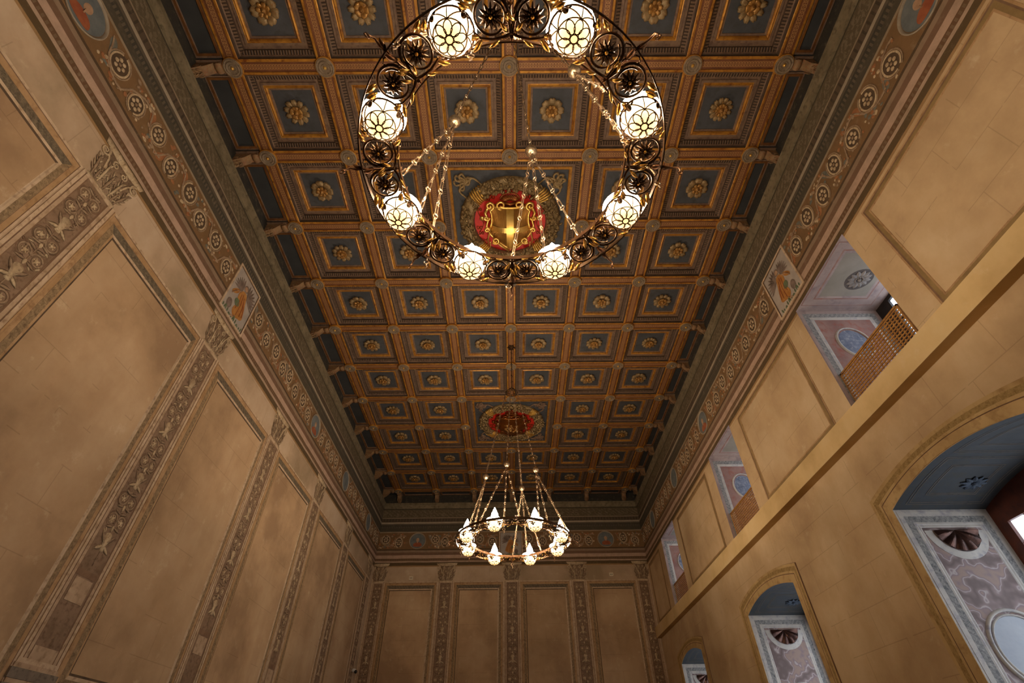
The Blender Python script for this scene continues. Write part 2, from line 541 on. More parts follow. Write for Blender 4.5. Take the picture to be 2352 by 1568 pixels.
# right wall with its openings
WIN = [(-3.37, 0.91), (2.58, 0.91), (8.44, 0.88), (14.53, 0.88)]      # upper windows (centre, half width)
ARC = [(-3.37, 1.27), (2.55, 1.27), (8.55, 1.27), (14.9, 1.15)]       # arched windows
UZ0, UZ1 = 5.95, 8.46
AZ0, AZS, ARISE = 0.9, 4.57, 0.2
PR = lambda a, b, n: (XR - n, a, b)
mb = MB()
def fill(z0, z1, holes, mi=0):
    y = YF
    for c, h in holes:
        quad(mb, PR, y, c - h, z0, z1, 0, mi)
        y = c + h
    quad(mb, PR, y, YB, z0, z1, 0, mi)
def arcz(t, rise=ARISE, zs=AZS):
    """height of a segmental arch at t in -1..1"""
    return zs + rise * (1 - t * t)
fill(-0.3, AZ0, [])
fill(AZ0, AZS, ARC)
fill(AZS, AZS + ARISE, ARC)
NA = 20
for c, h in ARC:
    for i in range(NA):
        t0, t1 = -1 + 2 * i / NA, -1 + 2 * (i + 1) / NA
        mb.add([PR(c + h * t0, arcz(t0), 0), PR(c + h * t1, arcz(t1), 0), PR(c + h * t1, AZS + ARISE, 0), PR(c + h * t0, AZS + ARISE, 0)], [(0, 1, 2, 3)])
fill(AZS + ARISE, UZ0, [])
fill(UZ0, ZC, WIN)
fill(ZC, UZ1, WIN, 1)
fill(UZ1, ZT, [], 1)
# outer skin behind the reveals keeps daylight out of the hall
mb.box((XR + 2.2, YF, -0.3), (XR + 2.5, YB, ZT), 0)
struct(mb.build('wall_right', ['wall_r', 'cornice']))

# projecting fillet above the painted cornice, and ledge on the right wall
mb = MB()
for z0, z1, o in ((10.86, 11.06, 0.045), (11.06, 11.11, 0.07)):
    mb.box((XL, YF, z0), (XL + o, YB, z1))
    mb.box((XR - o, YF, z0), (XR, YB, z1))
    mb.box((XL, YB - o, z0), (XR, YB, z1))
M['band'] = mottle('fillet_paint', '#6e6046', '#8d7d60', 3, c='#584a32', world=True)
struct(mb.build('trim_1', 'band'))
mb = MB()
LX = XR - 0.18
mb.add([(LX, YF, 5.70), (XR, YF, 5.70), (XR, YF, 6.09), (LX, YF, 6.05), (LX, YB, 5.70), (XR, YB, 5.70), (XR, YB, 6.09), (LX, YB, 6.05)],
       [(0, 1, 2, 3), (7, 6, 5, 4), (0, 4, 5, 1), (3, 2, 6, 7), (0, 3, 7, 4), (1, 5, 6, 2)])
tag(mb.build('wall_ledge', 'ledge'), 'long plain ochre ledge running the length of the right wall', 'ledge')

# ------------------------------------------------------------------ ceiling
mb = MB()
mb.box((XL - 0.4, YF - 0.4, H + 0.2), (XR + 0.4, YB + 0.4, H + 0.5), 0)
for y0, y1 in ((YF, -2 * DY),):
    mb.box((XL, y0, H + 0.03), (XR, y1, H + 0.2), 0)
struct(mb.build('ceiling', 'bluedark'))
BW = 0.135                                  # half beam width
def beam_strip(mb, a0, a1, c, along_y):
    # cross-section: t offset, height below H (negative is lower)
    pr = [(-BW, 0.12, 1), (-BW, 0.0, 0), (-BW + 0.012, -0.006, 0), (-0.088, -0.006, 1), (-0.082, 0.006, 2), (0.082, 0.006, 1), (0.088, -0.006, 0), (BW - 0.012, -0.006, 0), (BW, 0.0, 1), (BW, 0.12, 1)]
    for (t0, h0, mi), (t1, h1, _) in zip(pr[:-1], pr[1:]):
        q = [(a0, t0, h0), (a1, t0, h0), (a1, t1, h1), (a0, t1, h1)]
        uv = [(a0, t0), (a1, t0), (a1, t1), (a0, t1)]
        if along_y:
            vs = [(c + t, a, H + h) for a, t, h in q]
        else:
            vs = [(a, c + t, H + h) for a, t, h in q]
        mb.add(vs, [(0, 1, 2, 3)], mi, [uv])
colname = {-3: 'nearest the left wall', -2: 'second from the left wall', -1: 'just left of the hall centre', 0: 'along the hall centre',
           1: 'just right of the hall centre', 2: 'second from the right wall', 3: 'nearest the right wall'}
R0, R1 = -2, 10
for c in range(-3, 4):
    mb = MB()
    if c == 0:
        segs = [(R0, 1), (3, 6), (8, R1)]
    else:
        segs = [(R0, R1)]
    for a, b in segs:
        beam_strip(mb, a * DY - (BW if a == R0 else -BW), b * DY + (BW if b == R1 else -BW), c * U, True)
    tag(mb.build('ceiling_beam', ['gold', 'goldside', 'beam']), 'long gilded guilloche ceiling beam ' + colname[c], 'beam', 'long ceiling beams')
for r in range(R0, R1 + 1):
    mb = MB()
    for c in range(-3, 3):
        if r in (2, 7) and c in (-1, 0):
            continue
        beam_strip(mb, c * U + BW, (c + 1) * U - BW, r * DY, False)
    tag(mb.build('cross_beam', ['gold', 'goldside', 'beam']), 'gilded guilloche cross beam of the ceiling, ' + ORD[R1 - r] + ' from the far wall', 'beam', 'ceiling cross beams')

# ordinary coffers
PC = lambda a, b, n: (a, b, n)
def coffer(hx, hy):
    e = empty('coffer')
    mb = MB()
    prof = [(0, H + 0.0, 0), (0.012, H + 0.05, 0), (0.03, H + 0.055, 2), (0.045, H + 0.075, 1), (0.115, H + 0.10, 0), (0.122, H + 0.14, 2), (0.135, H + 0.14, 2), (0.175, H + 0.14, 2)]
    sweep(mb, -hx, hx, -hy, hy, prof, PC)
    mb.build('moulding', ['cofdark', 'dart', 'mauve'], e)
    mb = MB()
    prof = [(0.175, H + 0.14, 1), (0.18, H + 0.115, 1), (0.225, H + 0.115, 0), (0.24, H + 0.12, 0), (0.262, H + 0.105, 0), (0.285, H + 0.125, 0), (0.29, H + 0.15, 1), (0.325, H + 0.155, 1), (0.33, H + 0.17, 1)]
    sweep(mb, -hx, hx, -hy, hy, prof, PC)
    mb.build('gilt_frame', ['gold', 'mauve'], e)
    mb = MB()
    mb.box((-hx + 0.31, -hy + 0.31, H + 0.165), (hx - 0.31, hy - 0.31, H + 0.19))
    mb.build('blue_panel', 'blue', e)
    return e
hx, hy = U / 2 - BW, DY / 2 - BW
cof = coffer(hx, hy)
first = True
ccol = ['beside the left wall', 'second from the left wall', 'third from the left wall', 'third from the right wall', 'second from the right wall', 'beside the right wall']

# rosettes, four patterns
def petal(mb, a, r0, r1, w, z, lift, mi, notch=0.0):
    """petal lying under z, seen from below; its tip hangs lower by lift"""
    nu, nv = 5, 6
    vs = []
    for i in range(nu + 1):
        t = i / nu
        for j in range(nv + 1):
            v = -1 + 2 * j / nv
            rad = r0 + (r1 - r0) * t - 0.16 * (r1 - r0) * v ** 4 * t - 0.05 * (r1 - r0) * (1 - min(1, abs(v) * 3)) * t
            ww = w * (0.40 + 0.72 * sin(PI * min(1, t * 0.66))) * v
            zz = z - lift * sin(PI * 0.62 * t) + 0.45 * lift * v * v * (0.3 + t) + 0.22 * lift * (1 - min(1, abs(v) * 3)) * t
            x, y = rad, ww
            vs.append((x * cos(a) - y * sin(a), x * sin(a) + y * cos(a), zz))
    k = nv + 1
    top = len(vs)
    fs = [(i * k + j, i * k + j + 1, (i + 1) * k + j + 1, (i + 1) * k + j) for i in range(nu) for j in range(nv)]
    # back skirt joins the rim up to the panel
    rim = [nu * k + j for j in range(k)]
    for j in range(k):
        x, y, zz = vs[rim[j]]
        vs.append((x * 0.93, y * 0.93, z + 0.0))
    fs += [(rim[j], rim[j + 1], top + j + 1, top + j) for j in range(nv)]
    mb.add(vs, fs, mi)
def rosette(kind):
    z = H + 0.163
    e = empty('ceiling_rosette')
    n, w, r, lf = [(8, 0.070, 0.25, 0.075), (7, 0.082, 0.25, 0.085), (12, 0.044, 0.235, 0.07), (10, 0.052, 0.25, 0.08)][kind]
    mb = MB()
    for k in range(n):
        petal(mb, 2 * PI * k / n + kind * 0.2, 0.03, r, w, z, lf, 0)
    mb.build('outer_petals', 'rose_b', e, True)
    mb = MB()
    m = [8, 7, 10, 5][kind]
    for k in range(m):
        petal(mb, 2 * PI * (k + 0.5) / m, 0.01, 0.13, 0.036 if m > 5 else 0.062, z - 0.065, 0.05, 0)
    if kind == 2:
        for k in range(8):
            a = 2 * PI * k / 8
            tube(mb, [(0.06 * cos(a), 0.06 * sin(a), z - 0.03), (0.17 * cos(a), 0.17 * sin(a), z - 0.09)], 0.008, 5)
    mb.build('inner_petals', 'rose_a', e, True)
    mb = MB()
    lathe(mb, [(0.05, -0.02), (0.052, -0.075), (0.036, -0.105), (0.016, -0.11), (0.014, -0.125), (0.001, -0.13)], 12, (0, 0, z - 0.02))
    mb.build('bud', 'rose_a', e, True)
    return e
ros = [rosette(k) for k in range(4)]
used = [False] * 4
kinds = ['broad petalled', 'seven lobed', 'narrow petalled spiked', 'scalloped']
for r in range(-1, 10):
    for c in range(-3, 3):
        if r in (1, 2, 6, 7) and c in (-1, 0):
            continue
        o = cof if first else copy_tree(cof)
        first = False
        x, y = (c + 0.5) * U, (r + 0.5) * DY
        o.location = (x, y, 0)
        w = ORD[9 - r] + ' row from far wall, ' + ccol[c + 3]
        tag(o, 'square gilt framed blue coffer, ' + w, 'coffer', 'ceiling coffers')
        k = (r * 5 + c * 3 + (r * c)) % 4
        q = ros[k] if not used[k] else copy_tree(ros[k])
        used[k] = True
        q.location = (x, y, 0)
        q.rotation_euler.z = 0.37 * (r + 2 * c)
        tag(q, kinds[k] + ' rosette, ' + w, 'rosette', 'carved rosettes in the coffers')

# bosses at the beam crossings
def make_boss():
    e = empty('ceiling_boss')
    mb = MB()
    lathe(mb, [(0.178, 0.0), (0.184, -0.012), (0.184, -0.05), (0.172, -0.062), (0.168, -0.05)], 28, (0, 0, H))
    mb.build('rim', 'gold', e, True)
    mb = MB()
    lathe(mb, [(0.170, -0.02), (0.170, -0.064), (0.15, -0.072), (0.135, -0.062), (0.118, -0.064), (0.108, -0.076), (0.094, -0.066), (0.07, -0.062), (0.06, -0.072), (0.045, -0.066), (0.001, -0.064)], 28, (0, 0, H))
    mb.build('disc', 'bossgrey', e, False)
    mb = MB()
    ball(mb, (0, 0, H - 0.066), 0.032, 0, 10)
    mb.build('knob', 'goldhi', e, True)
    return e
boss = make_boss()
first = True
bcol = ['outermost on the left', 'second from the left', 'just left of centre', 'on the hall centre line', 'just right of centre', 'second from the right', 'outermost on the right']
for r in range(0, 11):
    for c in range(-3, 4):
        if c == 0 and r in (2, 7):
            continue
        o = boss if first else copy_tree(boss)
        first = False
        o.location = (c * U, r * DY, 0)
        tag(o, 'round grey boss, ' + ORD[10 - r] + ' beam from the far wall, ' + bcol[c + 3], 'boss', 'round bosses on the beam crossings')

# outer panels between beam and wall
def edge_panel(L, dep):
    e = empty('edge_panel')
    mb = MB()
    sweep(mb, 0, dep, -L / 2, L / 2, [(0, 0.0, 0), (0.0, -0.02, 0), (0.03, -0.02, 1), (0.035, -0.03, 1), (0.075, -0.03, 0), (0.08, 0.012, 0)], PC)
    mb.build('frame', ['mauve', 'goldside'], e)
    mb = MB()
    mb.box((0.07, -L / 2 + 0.07, 0.004), (dep - 0.07, L / 2 - 0.07, 0.02))
    mb.build('blue_panel', 'bluedark', e)
    return e
ep = {}
for key, L, d in (('L', DY - 0.3, 0.50), ('R', DY - 0.3, 0.37), ('B', U - 0.3, 0.44)):
    ep[key] = [edge_panel(L, d), False]
ZE = H + 0.045
mb = MB()
mb.box((XL, YF, ZE + 0.018), (-3 * U - BW, YB, ZE + 0.16))
mb.box((3 * U + BW, YF, ZE + 0.018), (XR, YB, ZE + 0.16))
mb.box((-3 * U - BW, 10 * DY + BW, ZE + 0.018), (3 * U + BW, YB, ZE + 0.16))
struct(mb.build('trim_2', 'bluedark'))
def place_ep(key, loc, rz, label):
    o, u_ = ep[key]
    if u_:
        o = copy_tree(o)
    ep[key][1] = True
    o.location = loc
    o.rotation_euler.z = rz
    tag(o, label, 'ceiling panel', 'narrow panels along the ceiling edge')
for r in range(-1, 10):
    place_ep('L', (-3 * U - BW, (r + 0.5) * DY, ZE), PI, 'narrow dark panel along the left ceiling edge, ' + ORD[9 - r] + ' from the far wall')
    place_ep('R', (3 * U + BW, (r + 0.5) * DY, ZE), 0, 'narrow dark panel along the right ceiling edge, ' + ORD[9 - r] + ' from the far wall')
for c in range(-3, 3):
    place_ep('B', ((c + 0.5) * U, 10 * DY + BW, ZE), PI / 2, 'narrow dark framed panel over the far wall, ' + ORD[c + 3] + ' from the left')

# brackets
def make_bracket(dep):
    e = empty('ceiling_bracket')
    # side outline in (out, down): out = towards the wall
    top = [(0.0, 0.0), (dep, 0.0)]
    prof = [(0.0, 0.02)]
    for i in range(9):
        a = PI * i / 8
        prof.append((0.09 - 0.07 * cos(a), 0.02 + 0.065 * sin(a)))
    for i in range(15):
        t = i / 14
        prof.append((0.18 + (dep - 0.2) * t, 0.05 + 0.24 * sin(PI * 0.5 * t) ** 1.3 + 0.035 * sin(PI * 2 * t)))
    prof.append((dep - 0.01, 0.30))
    prof.append((dep, 0.26))
    mb = MB()
    hw = 0.085
    n = len(prof)
    for s in (-1, 1):
        vs = [(x, s * hw, -z) for x, z in prof] + [(x, s * hw, 0.0) for x, z in prof]
        mb.add(vs, [(i, i + 1, n + i + 1, n + i) for i in range(n - 1)])
    vs = [(x, -hw, -z) for x, z in prof] + [(x, -hw * 0.35, -z - 0.014) for x, z in prof] + [(x, hw * 0.35, -z - 0.014) for x, z in prof] + [(x, hw, -z) for x, z in prof]
    mb.add(vs, [(g * n + i, g * n + i + 1, (g + 1) * n + i + 1, (g + 1) * n + i) for g in range(3) for i in range(n - 1)])
    mb.add([(dep, -hw, 0), (dep, hw, 0), (dep, hw, -0.3), (dep, -hw, -0.3)], [(0, 1, 2, 3)])
    for i in range(5):
        x = 0.22 + (dep - 0.24) * i / 5
        z = 0.07 + 0.23 * sin(PI * 0.5 * i / 5)
        for s in (-1, 1):
            leaf(mb, (x, s * 0.015, -z - 0.012), (x + 0.09, s * 0.06, -z - 0.05), (0, 0, -1), 0.022, 0.01)
    mb.build('console', 'bracket', e, True)
    mb = MB()
    mb.box((-0.005, -0.125, 0.0), (dep, 0.125, 0.03))
    mb.box((-0.005, -0.11, -0.03), (0.03, 0.11, 0.0))
    mb.build('cap', 'mauve', e)
    for s in (-1, 1):
        mb = MB()
        pts = [(0.09 + (0.05 - 0.045 * t) * cos(4.5 * PI * t), s * (hw + 0.004), -0.045 + (0.05 - 0.045 * t) * sin(4.5 * PI * t)) for t in [i / 24 for i in range(25)]]
        tube(mb, pts, 0.008, 5)
        pts = [(dep - 0.1 + (0.07 - 0.06 * t) * cos(4.5 * PI * t), s * (hw + 0.004), -0.20 + (0.07 - 0.06 * t) * sin(4.5 * PI * t)) for t in [i / 24 for i in range(25)]]
        tube(mb, pts, 0.009, 5)
        mb.build('volute', 'bracket', e, True)
    return e
br = {'L': [make_bracket(-XL - 3 * U - 0.165), False], 'R': [make_bracket(XR - 3 * U - 0.165), False], 'B': [make_bracket(YB - 10 * DY - 0.165), False]}
def place_br(key, loc, rz, label):
    o, u_ = br[key]
    if u_:
        o = copy_tree(o)
    br[key][1] = True
    o.location = loc
    o.rotation_euler.z = rz
    tag(o, label, 'bracket', 'carved brackets under the ceiling edge')
ZBk = H + 0.0
for r in range(0, 11):
    place_br('L', (-3 * U - 0.165, r * DY, ZBk), PI, 'carved scroll bracket on the left ceiling edge, ' + ORD[10 - r] + ' from the far wall')
    place_br('R', (3 * U + 0.165, r * DY, ZBk), 0, 'carved scroll bracket on the right ceiling edge, ' + ORD[10 - r] + ' from the far wall')
for c in range(-3, 4):
    place_br('B', (c * U, 10 * DY + 0.165, ZBk), PI / 2, 'carved scroll bracket above the far wall, ' + ORD[c + 3] + ' from the left')

# ------------------------------------------------------------------ coats of arms
def arms(cy, second):
    hx, hy = U - BW, DY - BW
    e = empty('shield_coffer', (0, cy, 0))
    which = 'farther' if second else 'nearer'
    tag(e, 'large square gilt coffer framing the ' + which + ' coat of arms', 'coffer', 'large shield coffers')
    mb = MB()
    prof = [(0, H + 0.0, 0), (0.012, H + 0.05, 0), (0.03, H + 0.055, 2), (0.045, H + 0.07, 1), (0.12, H + 0.10, 0), (0.127, H + 0.13, 2), (0.19, H + 0.13, 2)]
    sweep(mb, -hx, hx, -hy, hy, prof, PC)
    mb.build('moulding', ['cofdark', 'dart', 'mauve'], e)
    mb = MB()
    sweep(mb, -hx, hx, -hy, hy, [(0.19, H + 0.13, 0), (0.195, H + 0.11, 0), (0.235, H + 0.105, 0), (0.255, H + 0.12, 0), (0.26, H + 0.17, 0)], PC)
    mb.build('gilt_frame', 'gold', e)
    mb = MB()
    mb.box((-hx + 0.24, -hy + 0.24, H + 0.165), (hx - 0.24, hy - 0.24, H + 0.19))
    mb.build('blue_panel', 'blue', e)
    Z = H + 0.163
    a = empty('coat_of_arms', (0, cy, Z))
    tag(a, 'gilded shield with broad cross on red disc inside a fruit wreath' if not second else 'dark bronze relief shield on red disc in a wreath, nearer the far wall', 'coat of arms')
    rnd = random.Random(3 + second)
    mb = MB()
    lathe(mb, [(0.85, 0.0), (0.85, -0.02), (0.001, -0.02)], 64)
    mb.build('red_disc', 'red', a)
    mb = MB()
    seg = 72
    pts = [(1.03 * cos(2 * PI * k / seg), 1.03 * sin(2 * PI * k / seg), -0.02) for k in range(seg)]
    tube(mb, pts, 0.17, 8, True, flat=0.55)
    for k in range(420):
        t = rnd.random() * 2 * PI
        if min(abs((t - PI / 4) % (PI / 2)), PI / 2 - abs((t - PI / 4) % (PI / 2))) < 0.11:
            continue
        q = rnd.uniform(-0.9, 0.9)
        r = 1.03 + 0.18 * q
        zz = -0.045 - 0.10 * math.sqrt(1 - q * q)
        p = (r * cos(t), r * sin(t), zz)
        if k % 3:
            ball(mb, p, rnd.uniform(0.030, 0.052), 0, 6)
        else:
            d = rnd.uniform(0, 2 * PI)
            leaf(mb, p, (p[0] + 0.11 * cos(d), p[1] + 0.11 * sin(d), zz), (0, 0, -1), 0.03, 0.02)
    mb.build('wreath', 'wreath', a, True)
    for q in range(4):                      # gilt ribbon windings across the wreath
        mb = MB()
        for s in (-0.11, -0.055, 0.0, 0.055, 0.11):
            t = PI / 4 + q * PI / 2 + s
            pts = []
            for i in range(9):
                g = -1 + 2 * i / 8
                r = 1.03 + 0.185 * g
                pts.append((r * cos(t + 0.04 * g), r * sin(t + 0.04 * g), -0.035 - 0.09 * math.sqrt(max(0, 1 - g * g))))
            tube(mb, pts, 0.021, 5)
        mb.build('wreath_binding', 'goldhi', a, True)
    for q in range(4):                      # knotted ribbons in the corners
        mb = MB()
        rot = Matrix.Rotation(q * PI / 2, 3, 'Z')
        def T(x, y, z=-0.02):
            v = rot @ Vector((x, y, z))
            return (v.x, v.y, v.z)
        cx = 1.02
        for ang, l, w in ((0.2, 0.24, 0.06), (1.35, 0.24, 0.06), (-0.9, 0.19, 0.055), (2.45, 0.19, 0.055), (0.78, 0.26, 0.055)):
            pts = []
            for i in range(17):
                t = 2 * PI * i / 16
                x = (1 - cos(t)) * 0.5 * l
                y = sin(t) * w * (1 + 0.6 * sin(2 * t))
                pts.append(T(cx + x * cos(ang) - y * sin(ang), cx + x * sin(ang) + y * cos(ang), -0.02 - 0.015 * sin(t * 2)))
            tube(mb, pts[:-1], 0.027, 6, True)
        for s in (0, 1):
            pts = []
            for i in range(20):
                t = i / 19
                x = 0.98 - 0.62 * t
                y = 1.02 + 0.13 * sin(t * 7) * (1 - 0.5 * t) + 0.06 * t
                pts.append(T(x, y) if s == 0 else T(y, x))
            tube(mb, pts, 0.028, 6, rf=lambda t: 1.15 - 0.7 * t)
        mb.build('ribbon', 'mauve' if second else 'wreath', a, True)
    # shield: domed body
    def outline(t):                         # half width at t (0 top .. 1 tip), y from +0.52 to -0.72
        if t < 0.55:
            return 0.50 - 0.07 * sin(PI * t / 0.55)
        return 0.50 * (1 - ((t - 0.55) / 0.45) ** 1.6) + 0.02
    up = -1                                 # tops point to the camera end (-y)
    nu, nv = 26, 20
    vs = []
    def sh(t, v, extra=0.0):
        w = outline(t)
        y = -up * 0.0 + (0.50 - 1.20 * t)
        z = -0.10 - 0.17 * (1 - (v * v)) ** 0.8 * (1 - 0.55 * abs(2 * t - 0.9) ** 1.5) - extra
        return (w * v, -y * 1.0, z)
    for i in range(nu + 1):
        for j in range(nv + 1):
            vs.append(sh(i / nu, -1 + 2 * j / nv))
    k = nv + 1
    fs = [(i * k + j, i * k + j + 1, (i + 1) * k + j + 1, (i + 1) * k + j) for i in range(nu) for j in range(nv)]
    o = len(vs)
    edge = [j for j in range(k)] + [i * k + nv for i in range(1, nu + 1)] + [nu * k + j for j in range(nv - 1, -1, -1)] + [i * k for i in range(nu - 1, 0, -1)]
    for i in edge:
        vs.append((vs[i][0], vs[i][1], -0.01))
    m = len(edge)
    fs += [(edge[i], edge[(i + 1) % m], o + (i + 1) % m, o + i) for i in range(m)]
    mb = MB()
    mb.add(vs, fs)
    mb.build('shield', 'armsdark' if second else 'armshatch', a, True)
    mb = MB()
    gm = 'armsdark' if second else 'armsgold'
    if not second:                          # broad raised cross
        for j in range(26):
            t0, t1 = j / 26, (j + 1) / 26
            w0, w1 = 0.085 / outline(t0), 0.085 / outline(t1)
            w0, w1 = min(1, w0), min(1, w1)
            for s0, s1 in ((-1, -0.33), (-0.33, 0.33), (0.33, 1)):
                mb.add([sh(t0, w0 * s0, 0.012), sh(t0, w0 * s1, 0.012), sh(t1, w1 * s1, 0.012), sh(t1, w1 * s0, 0.012)], [(0, 1, 2, 3)])
        for j in range(20):
            v0, v1 = -0.98 + 1.96 * j / 20, -0.98 + 1.96 * (j + 1) / 20
            mb.add([sh(0.42, v0, 0.011), sh(0.42, v1, 0.011), sh(0.54, v1, 0.011), sh(0.54, v0, 0.011)], [(0, 1, 2, 3)])
        mb.build('cross', gm, a, True)
    else:                                   # small figures in relief on the shield
        for k in range(26):
            v = rnd.uniform(-0.5, 0.5)
            p = sh(rnd.uniform(0.25, 0.7), v)
            ball(mb, p, rnd.uniform(0.02, 0.05), 0, 8, sx=1.4)
        mb.build('relief_figures', 'rose_a', a, True)
    mb = MB()
    # raised rim, scrolls and side volutes
    rim = [sh(i / 24, -1, 0.01) for i in range(25)]
    tube(mb, rim, 0.030, 6)
    tube(mb, [(-x, y, z) for x, y, z in rim], 0.030, 6)
    tube(mb, [sh(0, -1 + 2 * i / 16, 0.015) for i in range(17)], 0.030, 6)
    for s in (-1, 1):
        def spi(cx, cy_, r, turns, a0, dirn, z=-0.17, th=0.032):
            pts = [(s * (cx + (r * (1 - 0.85 * t)) * cos(a0 + dirn * turns * 2 * PI * t)), cy_ + (r * (1 - 0.85 * t)) * sin(a0 + dirn * turns * 2 * PI * t), z - 0.03 * t) for t in [i / 26 for i in range(27)]]
            tube(mb, pts, th, 6, rf=lambda t: 1.1 - 0.5 * t)
        spi(0.47, -0.54, 0.11, 1.4, PI / 2, 1)
        spi(0.20, -0.56, 0.12, 1.2, PI / 2, -1)
        spi(0.55, -0.22, 0.07, 1.2, PI, -1)
        spi(0.55, 0.12, 0.065, 1.2, PI, 1)
        spi(0.36, 0.42, 0.10, 1.5, PI * 0.2, 1)
        tube(mb, [(s * 0.5, -0.5, -0.15), (s * 0.58, -0.35, -0.17), (s * 0.52, -0.15, -0.16), (s * 0.56, 0.0, -0.17), (s * 0.50, 0.2, -0.15), (s * 0.54, 0.40, -0.13), (s * 0.54, 0.6, -0.08)], 0.036, 6, rf=lambda t: 1.1 - 0.7 * t)
        tube(mb, [(s * 0.40, 0.42, -0.15), (s * 0.22, 0.60, -0.15), (s * 0.03, 0.76, -0.13)], 0.03, 6)
        ball(mb, (s * 0.66, -0.16, -0.10), 0.065, 0, 10, sz=0.7)
        tube(mb, [(s * 0.49, 0.5, -0.1), (s * 0.49, 0.66, -0.1), (s * 0.49, 0.78, -0.06)], 0.02, 6, rf=lambda t: 1 - 0.8 * t)
    mb.build('scrollwork', gm, a, True)
    mb = MB()
    # fluted crest cup above the shield
    for k in range(15):
        ang = PI * (k / 14)
        tx, ty = 0.21 * cos(ang), -0.70 - 0.13 * sin(ang)
        leaf(mb, (0.03 * cos(ang), -0.66, -0.14), (tx, ty, -0.15), (0, 0, -1), 0.026, 0.03)
    tube(mb, [(0.22 * cos(PI * i / 14), -0.68 - 0.17 * sin(PI * i / 14), -0.13) for i in range(15)], 0.018, 6)
    tube(mb, [(-0.14, -0.60, -0.14), (0, -0.57, -0.16), (0.14, -0.60, -0.14)], 0.035, 6)
    tube(mb, [(0, -0.86, -0.14), (0, -0.96, -0.13)], 0.014, 5)
    ball(mb, (0, -0.97, -0.13), 0.025)
    mb.build('crest', 'armsdark', a, True)
    mb = MB()
    for s in (-1, 1):                       # fine cord on the red ground
        for cx, cy_, rr in ((0.42, -0.68, 0.06), (0.52, -0.62, 0.05), (0.72, -0.35, 0.05), (0.74, 0.15, 0.06), (0.70, 0.30, 0.05), (0.60, 0.52, 0.05)):
            tube(mb, [(s * (cx + rr * cos(t)), cy_ + rr * 1.6 * sin(t) * cos(t), -0.03) for t in [2 * PI * i / 14 for i in range(14)]], 0.009, 4, True)
        tube(mb, [(s * (0.70 + 0.06 * sin(9 * t)), -0.5 + 1.0 * t, -0.03) for t in [i / 24 for i in range(25)]], 0.008, 4)
    mb.build('cord', 'armsdark', a, True)
arms(2 * DY, False)
arms(7 * DY, True)

# ------------------------------------------------------------------ painted pilasters (local frame)
def spiral2(mb, cx, cz, r, a0, turns, dirn, th, n0=0.012, steps=24, mi=0, end=0.15):
    pts = []
    for i in range(steps + 1):
        t = i / steps
        rr = r * (1 - (1 - end) * t)
        a = a0 + dirn * turns * 2 * PI * t
        pts.append((cx + rr * cos(a), n0, cz + rr * sin(a)))
    tube(mb, pts, th, 5, mi=mi, rf=lambda t: 1.15 - 0.5 * t)
PZ0, PZ1, CZ1 = 2.77, 7.80, 8.52
def acanthus(mb, x, z, h, w, lean, mi):
    """ribbed leaf built from a spine and paired lobes"""
    leaf(mb, (x, 0.012, z), (x + lean, 0.05, z + h), (0, 1, 0), w * 0.30, 0.02, mi)
    for k in range(4):
        t = 0.12 + 0.24 * k
        for s in (-1, 1):
            bx, bz = x + lean * t, z + h * t
            ww = w * (1 - 0.55 * t)
            leaf(mb, (bx, 0.012, bz), (bx + s * ww + lean * 0.2, 0.03, bz + h * 0.26), (0, 1, 0), w * 0.20, 0.01, mi if (k + (s > 0)) % 2 else 1 - mi)
